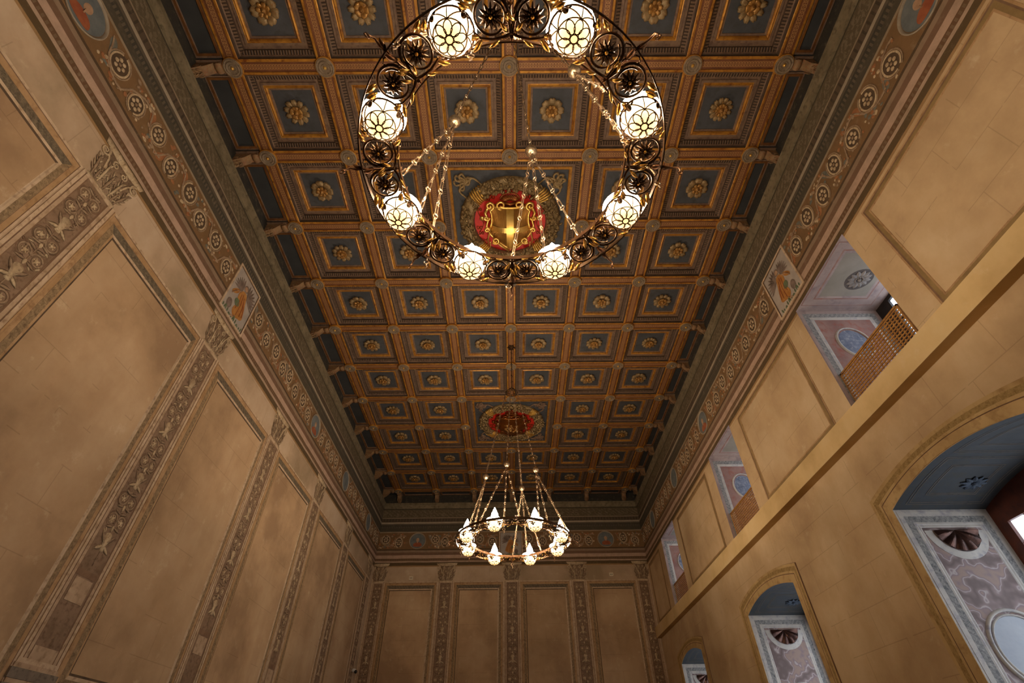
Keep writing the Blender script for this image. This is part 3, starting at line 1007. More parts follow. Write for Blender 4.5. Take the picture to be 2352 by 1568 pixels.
def pilaster(w):
    e = empty('pilaster')
    h = w / 2
    mb = MB()
    for s in (-1, 1):
        for a, b, mi, nn in ((1.0, 0.86, 1, 0.014), (0.86, 0.81, 2, 0.006), (0.81, 0.66, 0, 0.012), (0.66, 0.61, 2, 0.006)):
            x0, x1 = sorted((s * a * h, s * b * h))
            mb.box((x0, 0.0, PZ0), (x1, nn, PZ1), mi)
    mb.box((-0.61 * h, 0, PZ0), (0.61 * h, 0.004, PZ1), 3)
    mb.box((-0.81 * h, 0, PZ1 - 0.05), (0.81 * h, 0.013, PZ1), 1)
    mb.box((-0.61 * h, 0, PZ0 + 0.95), (0.61 * h, 0.008, PZ0 + 1.03), 2)
    mb.box((-0.50 * h, 0, PZ0 + 0.65), (0.50 * h, 0.010, PZ0 + 0.93), 0)
    mb.box((-0.61 * h, 0, PZ0), (0.61 * h, 0.012, PZ0 + 0.14), 0)
    mb.build('shaft', ['pink', 'cream', 'brownline', 'ground'], e)
    mb = MB()
    k = h / 0.33
    prn = random.Random(5)
    z = PZ1 - 0.12
    i = 0
    tube(mb, [(0, 0.012, PZ0 + 1.1), (0, 0.012, PZ1 - 0.1)], 0.010 * k, 5)
    while z > PZ0 + 1.35:
        if i % 3 == 2:
            blob(mb, [(-0.02 * k, z), (-0.07 * k, z - 0.03), (-0.06 * k, z - 0.12), (-0.02 * k, z - 0.20), (-0.05 * k, z - 0.26), (0.05 * k, z - 0.26), (0.02 * k, z - 0.20), (0.06 * k, z - 0.12), (0.07 * k, z - 0.03), (0.02 * k, z)], LOC, 0.01, 0.03, 1)
            for s in (-1, 1):
                leaf(mb, (0, 0.01, z - 0.16), (s * 0.14 * k, 0.015, z - 0.02), (0, 1, 0), 0.032 * k, 0.01)
                leaf(mb, (0, 0.01, z - 0.18), (s * 0.15 * k, 0.015, z - 0.26), (0, 1, 0), 0.030 * k, 0.01, 1)
            z -= 0.32
        else:
            for s in (-1, 1):
                d = 1 if i % 2 else -1
                spiral2(mb, s * 0.10 * k, z - 0.13, 0.092 * k, (0 if s < 0 else PI), 1.2, s * d, 0.016 * k, end=0.5)
                spiral2(mb, s * 0.10 * k, z - 0.13, 0.108 * k, (0 if s < 0 else PI), 0.8, s * d, 0.009 * k, 0.006, mi=2, end=0.9)
                ball(mb, (s * 0.095 * k, 0.014, z - 0.13), 0.028 * k, 1, 8)
                for g in range(5):
                    t = 2 * PI * g / 5
                    ball(mb, (s * 0.095 * k + 0.036 * k * cos(t), 0.012, z - 0.13 + 0.036 * k * sin(t)), 0.014 * k, 1, 6)
                leaf(mb, (0, 0.01, z - 0.03), (s * 0.13 * k, 0.015, z + 0.0), (0, 1, 0), 0.026 * k, 0.01)
                leaf(mb, (s * 0.02, 0.01, z - 0.22), (s * 0.15 * k, 0.015, z - 0.25), (0, 1, 0), 0.024 * k, 0.01)
            ball(mb, (0, 0.014, z - 0.24), 0.026 * k, 1, 8, sz=1.6)
            for _ in range(8):
                fx, fz, ft = prn.uniform(-0.5, 0.5) * h, z - prn.uniform(0.0, 0.3), prn.uniform(0, 2 * PI)
                leaf(mb, (fx, 0.006, fz), (fx + 0.07 * k * cos(ft), 0.01, fz + 0.07 * sin(ft)), (0, 1, 0), 0.020 * k, 0.006, prn.choice([0, 0, 1, 2]))
            z -= 0.30
        i += 1
    mb.flat(0.4, 0.004).build('candelabra_ornament', ['relief', 'reliefhi', 'brownline'], e, True)
    # capital
    mb = MB()
    blob(mb, [(-0.80 * h, PZ1 + 0.03), (0.80 * h, PZ1 + 0.03), (0.95 * h, CZ1 - 0.1), (-0.95 * h, CZ1 - 0.1)], LOC, 0, 0.012, 0, False)
    blob(mb, [(-1.32 * h, CZ1), (-1.22 * h, CZ1 - 0.08), (-0.5 * h, CZ1 - 0.115), (0, CZ1 - 0.12), (0.5 * h, CZ1 - 0.115), (1.22 * h, CZ1 - 0.08), (1.32 * h, CZ1)], LOC, 0, 0.03, 1, False)
    mb.box((-0.88 * h, 0, PZ1 - 0.01), (0.88 * h, 0.022, PZ1 + 0.035), 1)
    for s in (-1, 1):
        spiral2(mb, s * 1.02 * h, CZ1 - 0.19, 0.085 * k, PI / 2, 1.6, s, 0.018 * k, 0.025, mi=1)
        spiral2(mb, s * 0.28 * h, CZ1 - 0.20, 0.060 * k, PI / 2, 1.5, -s, 0.014 * k, 0.025, mi=1)
        tube(mb, [(s * 0.55 * h, 0.02, CZ1 - 0.42), (s * 0.68 * h, 0.025, CZ1 - 0.25), (s * 0.95 * h, 0.03, CZ1 - 0.12)], 0.018 * k, 5, mi=1)
        acanthus(mb, s * 0.72 * h, PZ1 + 0.05, 0.34, 0.085 * k, s * 0.09, 0)
        acanthus(mb, s * 0.36 * h, PZ1 + 0.05, 0.40, 0.085 * k, s * 0.03, 1)
        acanthus(mb, s * 0.54 * h, PZ1 + 0.04, 0.20, 0.075 * k, s * 0.02, 0)
    acanthus(mb, 0, PZ1 + 0.04, 0.36, 0.09 * k, 0, 0)
    ball(mb, (0, 0.03, CZ1 - 0.06), 0.045 * k, 1, 8)
    mb.flat(0.4, 0.002).build('capital', ['relief', 'reliefhi'], e, True)
    mb = MB()
    z = PZ0
    for hh, ww, mi in ((0.05, 1.02, 1), (0.05, 1.08, 0), (0.10, 1.16, 2), (0.05, 1.1, 0), (0.14, 1.25, 2), (0.30, 1.3, 0)):
        mb.box((-ww * h, 0, z - hh), (ww * h, 0.012 + 0.14 * (ww - 1.0), z), mi)
        z -= hh
    mb.build('base', ['pink', 'cream', 'grey'], e)
    return e
pA = pilaster(0.66)
pB = pilaster(0.53)
useA = [False]
def put_pil(p, flag, loc, rz, label):
    o = copy_tree(p) if flag[0] else p
    flag[0] = True
    o.location = loc
    o.rotation_euler.z = rz
    tag(o, label, 'pilaster', 'painted pilasters')
PYL = [0.38, 3.74, 7.10, 10.50, 13.92, 17.30]
names = ['nearest and largest on the left wall, partly out of view', 'under the angel fresco on the left wall', 'third along the left wall', 'fourth along the left wall', 'fifth along the left wall', 'on the left wall beside the far corner']
for y, nm in zip(PYL, names):
    put_pil(pA, useA, (XL, y, 0), -PI / 2, 'painted pilaster with candelabra ornament, ' + nm)
PXB = [-2.72, -0.03, 2.68]
for x, nm in zip(PXB, ('left of the far chandelier', 'behind the far chandelier', 'right of the far chandelier')):
    put_pil(pA, useA, (x, YB, 0), PI, 'painted pilaster on the far wall ' + nm)
useB = [False]
put_pil(pB, useB, (-5.46, YB, 0), PI, 'narrow painted pilaster in the left corner of the far wall')
put_pil(pB, useB, (5.31, YB, 0), PI, 'narrow painted pilaster in the right corner of the far wall')

# ------------------------------------------------------------------ wall panels between the pilasters
def wall_panel(a0, a1, loc, rz, label, z0=2.40, z1=7.80):
    e = empty('wall_panel', loc, rz)
    mb = MB()
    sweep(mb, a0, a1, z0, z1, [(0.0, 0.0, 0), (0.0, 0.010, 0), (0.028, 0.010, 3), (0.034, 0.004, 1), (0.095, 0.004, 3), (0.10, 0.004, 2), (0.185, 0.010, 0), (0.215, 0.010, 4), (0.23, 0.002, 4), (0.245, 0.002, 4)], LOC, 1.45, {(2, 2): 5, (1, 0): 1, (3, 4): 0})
    mb.build('frame', ['cream', 'ochre', 'leaf', 'brownline', 'darkline', 'leafd'], e)
    mb = MB()
    mb.box((a0 + 0.24, 0.0, z0 + 0.34), (a1 - 0.24, 0.003, z1 - 0.34))
    mb.build('field', 'field', e)
    tag(e, label, 'wall panel', 'painted wall panels')
edges = [-2.72] + PYL
pn = ['at the near left end of the wall', 'largest whole one, between the two nearest pilasters', 'third along the left wall', 'fourth along the left wall', 'fifth along the left wall', 'last before the left corner']
for i in range(6):
    y0 = edges[i] + 0.35
    y1 = edges[i + 1] - 0.35
    if i == 0:
        y0 = -2.9
    wall_panel(-(y1 - (y0 + y1) / 2), (y1 - (y0 + y1) / 2), (XL, (y0 + y1) / 2, 0), -PI / 2, 'framed ochre painted panel on the left wall, ' + pn[i])
xs = [-5.19, -3.06, -2.38, -0.37, 0.31, 2.34, 3.02, 5.03]
for i in range(4):
    x0, x1 = xs[2 * i], xs[2 * i + 1]
    wall_panel(-(x1 - x0) / 2, (x1 - x0) / 2, ((x0 + x1) / 2, YB, 0), PI, 'framed ochre painted panel on the far wall, ' + ORD[i] + ' from the left')

# upper tan strips frame (dark painted moulding lines)
def plain_panel(a0, a1, z0, z1, loc, rz, label):
    e = empty('wall_panel', loc, rz)
    mb = MB()
    sweep(mb, a0, a1, z0, z1, [(0.0, 0.0, 0), (0.0, 0.006, 0), (0.03, 0.006, 2), (0.04, 0.003, 2), (0.055, 0.003, 1), (0.12, 0.008, 0), (0.145, 0.008, 0), (0.15, 0.0, 0)], LOC)
    mb.build('frame', ['ochre', 'rframe', 'brownline'], e)
    mb = MB()
    mb.box((a0 + 0.14, 0.0, z0 + 0.14), (a1 - 0.14, 0.002, z1 - 0.14))
    mb.build('field', 'wall_r', e)
    tag(e, label, 'wall panel', 'painted wall panels')
M['rframe'] = mottle('right_frame', '#80653c', '#9a7c4c', 4, world=True)
for y0, y1, nm in ((-1.75, 1.18, 'at the upper right of the photo'), (4.0, 7.05, 'between the first and second upper windows'), (9.85, 13.15, 'between the second and third upper windows'), (15.9, 17.8, 'beyond the last upper window')):
    plain_panel(-(y1 - y0) / 2, (y1 - y0) / 2, 6.12, 8.32, (XR, (y0 + y1) / 2, 0), PI / 2, 'plain ochre painted panel on the right wall, ' + nm)

# ------------------------------------------------------------------ friezes
FZ = 9.44
def frieze(xa, xb, loc, rz, label):
    """scrolling foliage along local x from xa to xb; every ring holds a flower"""
    rnd = random.Random(int((xa + 50) * 10))
    mb = MB()
    L = xb - xa
    n = max(1, round(L / 0.53))
    st = L / n
    for i in range(n):
        x = xa + (i + 0.5) * st
        d = 1 if i % 2 else -1
        A, B = rnd.uniform(0.13, 0.165), rnd.uniform(0.165, 0.205)
        x += rnd.uniform(-0.05, 0.05)
        z = FZ + 0.06 * d
        mb.add([(x, 0.008, z)] + [(x + A * cos(t), 0.008, z + B * sin(t)) for t in [2 * PI * k / 20 for k in range(20)]], [(0, k + 1, (k + 1) % 20 + 1) for k in range(20)], 4)
        for a, b, th, mi in ((A, B, 0.016, 1), (A + 0.035, B + 0.035, 0.012, 0)):
            m = 24
            pts = [(x + a * (1 - 0.0 * k) * cos(PI / 2 * d + 2 * PI * 0.93 * k / m), 0.02, z + b * sin(PI / 2 * d + 2 * PI * 0.93 * k / m)) for k in range(m + 1)]
            tube(mb, pts, th, 5, mi=mi)
        for k in range(6):
            t = 2 * PI * k / 6
            ball(mb, (x + 0.072 * cos(t), 0.02, z + 0.088 * sin(t)), 0.034, 1, 6)
        ball(mb, (x, 0.025, z), 0.026, 0, 6)
        tube(mb, [(x - st * 0.5, 0.02, z - d * 0.26), (x - st * 0.3, 0.02, z - d * 0.28), (x, 0.02, z - d * 0.25), (x + st * 0.35, 0.02, z - d * 0.10), (x + st * 0.5, 0.02, z + d * 0.10), (x + st * 0.62, 0.02, z + d * 0.2)], 0.020, 5, rf=lambda t: 1.2 - 0.5 * t)
        for k in range(22):
            px = x + rnd.uniform(-0.5, 0.5) * st
            pz = FZ - d * rnd.uniform(0.15, 0.29) if k < 12 else FZ + rnd.uniform(-0.28, 0.28)
            if ((px - x) / A) ** 2 + ((pz - z) / B) ** 2 < 1.5:
                continue
            if k % 2:
                ball(mb, (px, 0.015, pz), rnd.uniform(0.018, 0.032), rnd.choice([1, 0, 2]), 6)
            else:
                t2 = rnd.uniform(0, 2 * PI)
                leaf(mb, (px, 0.006, pz), (px + 0.10 * cos(t2), 0.01, max(FZ - 0.31, min(FZ + 0.31, pz + 0.07 * sin(t2)))), (0, 1, 0), 0.034, 0.01, rnd.choice([0, 1, 2, 2, 3]))
        if rnd.random() < 0.6:
            cx = x + st * 0.5
            blob(mb, [(cx - 0.07, FZ - 0.05 * d), (cx, FZ + 0.08 * d), (cx + 0.08, FZ + 0.20 * d), (cx + 0.02, FZ + 0.28 * d), (cx - 0.08, FZ + 0.22 * d), (cx - 0.1, FZ + 0.08 * d)], LOC, 0.002, 0.006, rnd.choice([2, 2, 3]))
    o = mb.flat(0.4, 0.002).build('painted_frieze', ['relief', 'reliefhi', 'frz_or', 'frz_gr', 'frz_dk'], None, False)
    o.location = loc
    o.rotation_euler.z = rz
    tag(o, label, 'frieze', 'stretches of the painted frieze')
M['frz_dk'] = mottle('frieze_dark', '#4c3a26', '#614a32', 8, world=True)
M['frz_or'] = mottle('frieze_orange', '#8c5630', '#a87044', 8, world=True)
M['frz_gr'] = mottle('frieze_bluegrey', '#5e5a4e', '#767264', 8, world=True)
FP = 3.82
MED = [-1.38, 8.95, 12.42, 15.95]
cuts = [(-3.0, -1.82), (-0.95 + 0.02, 3.22), (4.42, 8.50), (9.40, 11.97), (12.87, 15.50), (16.40, YB - 0.08)]
cutn = ['before the nearest medallion', 'between the nearest medallion and the fresco', 'beyond the orange robed fresco', 'between the second and third medallions', 'between the third and last medallions', 'at the far corner']
for (y0, y1), nm in zip(cuts, cutn):
    frieze(-y1, -y0, (XL, 0, 0), -PI / 2, 'painted scrolling foliage frieze on the left wall, ' + nm)
    if nm.startswith('between the nearest'):
        y1 = 2.82
    if nm.startswith('beyond the orange'):
        y0 = 4.02
    frieze(y0, y1, (XR, 0, 0), PI / 2, 'painted scrolling foliage frieze on the right wall, ' + nm)
for (x0, x1), nm in zip([(XL + 0.08, -4.55), (-3.6, -0.62), (0.5, 3.56), (4.5, XR - 0.08)], ['in the left corner', 'left of the chandelier', 'right of the chandelier', 'in the right corner']):
    frieze(-x1, -x0, (0, YB, 0), PI, 'painted scrolling foliage frieze on the far wall, ' + nm)

def medallion(loc, rz, label, red=True):
    e = empty('fresco_medallion', loc, rz)
    mb = MB()
    lathe(mb, [(0.30, 0.0), (0.30, 0.004), (0.001, 0.004)], 32, (0, 0, FZ), axis='y', sx=1.05)
    mb.build('field', 'medgrey', e)
    mb = MB()
    tube(mb, [(0.325 * 1.05 * cos(2 * PI * k / 36), 0.006, FZ + 0.325 * sin(2 * PI * k / 36)) for k in range(36)], 0.028, 6, True, flat=0.5)
    mb.build('ring', 'ringc', e, True)
    if red:
        mb = MB()
        blob(mb, [(-0.20, FZ - 0.24), (0.16, FZ - 0.25), (0.19, FZ - 0.14), (0.08, FZ - 0.06), (-0.10, FZ - 0.06), (-0.19, FZ - 0.13)], LOC, 0, 0.009, 0)
        mb.build('painted_figure', 'medred', e)
        mb = MB()
        ball(mb, (0.0, 0.006, FZ + 0.04), 0.07, 0, 12, sy=0.08, sz=1.25)
        tube(mb, [(0.0, 0.006, FZ - 0.02), (-0.01, 0.006, FZ - 0.09)], 0.03, 6, flat=0.3)
        mb.build('painted_head', 'fskin', e)
    tag(e, label, 'medallion', 'round painted medallions')
for m, nm, g in ((-1.38, 'at the top edge', 1), (8.95, 'with red figure, midway', 1), (12.42, 'farther on, dim', 0), (15.95, 'last before the far corner', 0)):
    medallion((XL, m, 0), -PI / 2, 'round painted medallion in the left wall frieze, ' + nm, g)
    medallion((XR, m, 0), PI / 2, 'round painted medallion in the right wall frieze, ' + nm, g)
medallion((-4.07, YB, 0), PI, 'round medallion with red figure, left end of the far frieze')
medallion((4.03, YB, 0), PI, 'round medallion with red figure, right end of the far frieze')

def fresco(loc, rz, w, z0, z1, label, flip=1):
    e = empty('fresco', loc, rz)
    h = w / 2
    mb = MB()
    sweep(mb, -h, h, z0, z1, [(0, 0, 0), (0, 0.022, 0), (0.045, 0.022, 1), (0.05, 0.008, 1), (0.06, 0.008, 1)], LOC)
    mb.build('border', ['cream', 'brownline'], e)
    mb = MB()
    mb.box((-h + 0.04, 0.004, z0 + 0.04), (h - 0.04, 0.008, z1 - 0.04))
    mb.build('sky_ground', 'sky', e)
    c = (z0 + z1) / 2
    s = flip
    sc = (z1 - z0) / 1.25
    P = lambda pts: [(s * x * sc, c + z * sc) for x, z in pts]
    Q = lambda x, z, n=0.014: (s * x * sc, n, c + z * sc)
    mb = MB()
    blob(mb, P([(-0.08, 0.22), (0.1, 0.24), (0.16, 0.05), (0.24, -0.15), (0.30, -0.36), (0.12, -0.42), (0.0, -0.5), (-0.14, -0.38), (-0.06, -0.18), (-0.16, 0.02)]), LOC, 0.008, 0.014, 0)
    blob(mb, P([(-0.14, 0.16), (-0.30, 0.05), (-0.38, -0.08), (-0.30, -0.1), (-0.16, 0.02)]), LOC, 0.008, 0.013, 0)
    for x0, z0_, x1, z1_ in ((0.0, 0.15, 0.05, -0.4), (0.06, 0.1, 0.16, -0.34), (-0.06, 0.1, -0.05, -0.3), (0.1, 0.0, 0.24, -0.3)):
        tube(mb, [Q(x0, z0_), Q((x0 + x1) / 2 + 0.03, (z0_ + z1_) / 2), Q(x1, z1_)], 0.012, 5, mi=1, flat=0.5)
    mb.build('orange_robe', ['orange', 'medred'], e)
    mb = MB()
    for k in range(9):
        a = 1.75 - 0.27 * k
        leaf(mb, Q(0.14, 0.16, 0.010), Q(0.14 + 0.34 * cos(a), 0.16 + 0.34 * sin(a), 0.012), (0, 1, 0), 0.032, 0.004)
    for k in range(7):
        a = 1.7 + 0.27 * k
        leaf(mb, Q(-0.1, 0.16, 0.010), Q(-0.1 + 0.30 * cos(a), 0.16 + 0.30 * sin(a), 0.012), (0, 1, 0), 0.03, 0.004)
    ball(mb, Q(0.01, 0.33, 0.012), 0.085 * sc, 0, 12, sy=0.15)
    mb.build('wings', 'wing', e)
    mb = MB()
    ball(mb, Q(-0.01, 0.31, 0.018), 0.062 * sc, 0, 12, sy=0.2)
    tube(mb, [Q(-0.12, 0.12, 0.016), Q(-0.26, 0.02, 0.016), Q(-0.34, -0.12, 0.016)], 0.026, 6, flat=0.4)
    tube(mb, [Q(0.02, -0.44, 0.012), Q(-0.02, -0.52, 0.012), Q(-0.10, -0.53, 0.012)], 0.028, 6, flat=0.4)
    mb.build('skin', 'fskin', e)
    mb = MB()
    blob(mb, P([(-0.14, -0.06), (-0.02, -0.08), (0.02, -0.2), (-0.08, -0.26), (-0.18, -0.18)]), LOC, 0.014, 0.018, 0)
    for k in range(14):
        leaf(mb, Q(-0.4 + 0.06 * k, -0.55, 0.01), Q(-0.4 + 0.06 * k + 0.04 * sin(k * 2.1), -0.47 + 0.05 * sin(k), 0.01), (0, 1, 0), 0.022, 0.003)
    mb.build('green_drapery', 'green', e)
    mb = MB()
    ball(mb, Q(-0.27, -0.36, 0.014), 0.09 * sc, 0, 12, sy=0.12, sz=1.35)
    mb.build('oval_shield', 'wing', e)
    tag(e, label, 'fresco')
fresco((XL, FP, 0), -PI / 2, 1.0, 8.66, 9.92, 'square fresco of a winged figure in orange robe on the left wall', -1)
fresco((XR, 3.42, 0), PI / 2, 1.05, 8.66, 9.84, 'square fresco of a figure in orange robe on the right wall', 1)
fresco((-0.06, YB, 0), PI, 1.0, 8.74, 9.80, 'square fresco behind the far chandelier on the far wall', 1)

# ------------------------------------------------------------------ upper windows on the right wall
DU = 1.68
def upper_window(i, c, h):
    e = empty('window_%d' % (i + 1), (XR, c, 0))
    struct(e)
    x1 = DU
    mb = MB()
    # jambs, sill
    for s in (-1, 1):
        mb.add([(0, s * h, UZ0), (x1, s * h, UZ0), (x1, s * h, UZ1), (0, s * h, UZ1)], [(0, 1, 2, 3)], 0)
    mb.add([(0, -h, UZ0), (x1, -h, UZ0), (x1, h, UZ0), (0, h, UZ0)], [(0, 1, 2, 3)], 1)
    mb.add([(0, -h, UZ1), (x1, -h, UZ1), (x1, h, UZ1), (0, h, UZ1)], [(0, 1, 2, 3)], 1)
    mb.add([(x1, -h, UZ0), (x1, h, UZ0), (x1, h, UZ1), (x1, -h, UZ1)], [(0, 1, 2, 3)], 1)
    mb.build('reveal', ['soffit_u', 'soffit_u'], e)
    P = lambda a, b, n: (a, b, UZ1 - n)
    mb = MB()
    sweep(mb, 0.03, x1 - 0.28, -h + 0.16, h - 0.16, [(0, 0, 1), (0, 0.006, 1), (0.012, 0.006, 0), (0.03, 0.004, 0), (0.16, 0.004, 1), (0.175, 0.006, 1), (0.19, 0.006, 0), (0.23, 0.004, 0), (0.25, 0.0, 0)], P)
    mb.build('soffit_border', ['soffit_u', 'jambred'], e)
    mb = MB()
    mb.box((0.26, -h + 0.40, UZ1 - 0.003), (x1 - 0.52, h - 0.40, UZ1))
    mb.build('soffit_panel', 'soffit_p', e)
    mb = MB()
    cx, cy = 0.82, 0.1
    lathe(mb, [(0.25, 0.0), (0.25, -0.004), (0.001, -0.004)], 24, (cx, cy, UZ1), 0)
    for k in range(12):
        a = 2 * PI * k / 12
        leaf(mb, (cx + 0.08 * cos(a), cy + 0.08 * sin(a), UZ1 - 0.006), (cx + 0.215 * cos(a), cy + 0.215 * sin(a), UZ1 - 0.006), (0, 0, -1), 0.042, 0.006, 1)
        b = a + PI / 12
        ball(mb, (cx + 0.07 * cos(b), cy + 0.07 * sin(b), UZ1 - 0.012), 0.022, 1, 6)
    ball(mb, (cx, cy, UZ1 - 0.012), 0.035, 1, 8)
    mb.build('soffit_rosette', ['sofdk', 'soflt'], e)
    # far jamb panel (faces the camera), local y = +h
    for s, nm in ((1, 'jamb_panel'),):
        P = lambda a, b, n: (a, s * h - s * n, b)
        mb = MB()
        sweep(mb, 0.02, x1 - 0.12, UZ0 - 0.3, UZ1 - 0.02, [(0, 0, 2), (0, 0.004, 2), (0.06, 0.004, 1), (0.16, 0.006, 0), (0.20, 0.008, 0), (0.225, 0.004, 0), (0.23, 0.003, 0)], P)
        mb.build(nm + '_border', ['pale', 'leafp', 'soffit_u'], e)
        mb = MB()
        mb.box((0.24, s * h - 0.003, UZ0), (x1 - 0.34, s * h, UZ1 - 0.24))
        mb.build(nm, 'jambred', e)
        mb = MB()
        lathe(mb, [(0.27, 0.0), (0.27, -0.006), (0.001, -0.006)], 28, (0.76, h, 7.62), axis='y', sy=1.15)
        mb.build('jamb_medallion', 'medblue', e)
        mb = MB()
        tube(mb, [(0.76 + 0.31 * cos(2 * PI * k / 32), h - 0.006, 7.62 + 0.36 * sin(2 * PI * k / 32)) for k in range(32)], 0.032, 6, True, flat=0.5)
        mb.build('medallion_ring', 'pale', e, True)
    mb = MB()
    xa = x1 - 0.05
    y0, y1, z0, z1 = -h + 0.30, h - 0.34, UZ0 + 0.5, 8.38
    mb.box((xa - 0.05, -h, UZ0), (x1, y0, UZ1))
    mb.box((xa - 0.05, y1, UZ0), (x1, h, UZ1))
    mb.box((xa - 0.05, y0, z1), (x1, y1, UZ1))
    mb.box((xa - 0.05, y0, UZ0), (x1, y1, z0))
    mb.box((xa - 0.03, (y0 + y1) / 2 - 0.03, z0), (x1, (y0 + y1) / 2 + 0.03, z1))
    mb.box((xa - 0.02, y0, 7.9), (x1, y1, 7.94))
    mb.build('frame', 'blackfr', e)
    mb = MB()
    mb.box((xa, y0, z0), (xa + 0.02, y1, z1))
    mb.build('pane', 'pane', e)
wn = ['beyond the near end', 'nearest and largest', 'middle', 'farthest']
for i, (c, h) in enumerate(WIN):
    upper_window(i, c, h)

# lattice screens in the upper windows
def lattice(c, h, label):
    e = empty('lattice_screen', (XR + 0.12, c, 0))
    w0, w1 = (-h + 0.12, h - 0.01)
    z0, z1 = UZ0, 6.86
    mb = MB()
    t = 0.012
    for a in (w0, w1 - 0.03):
        mb.box((-t, a, z0), (t + 0.01, a + 0.03, z1))
    mb.box((-t, w0, z1 - 0.03), (t + 0.01, w1, z1))
    mb.box((-t, w0, z0), (t + 0.01, w1, z0 + 0.03))
    mb.build('frame', 'lattice', e)
    mb = MB()
    st = 0.074
    n = int((w1 - w0 - 0.06) / st)
    for k in range(1, n):
        y = w0 + 0.03 + (w1 - w0 - 0.06) * k / n
        mb.box((0.004, y - 0.013, z0), (0.012, y + 0.013, z1 - 0.02))
    n = int((z1 - z0) / (st * 0.72))
    for k in range(1, n):
        z = z0 + (z1 - z0) * k / n
        mb.box((-0.008, w0 + 0.01, z - 0.011), (0.004, w1 - 0.01, z + 0.011))
    mb.build('slats', 'lattice', e)
    tag(e, label, 'lattice screen', 'lattice screens in the upper windows')
lattice(*WIN[1], 'brown wooden lattice screen in the nearest upper window of the right wall')
lattice(*WIN[2], 'brown wooden lattice screen in the middle upper window of the right wall')
lattice(*WIN[3], 'brown wooden lattice screen in the farthest upper window of the right wall')

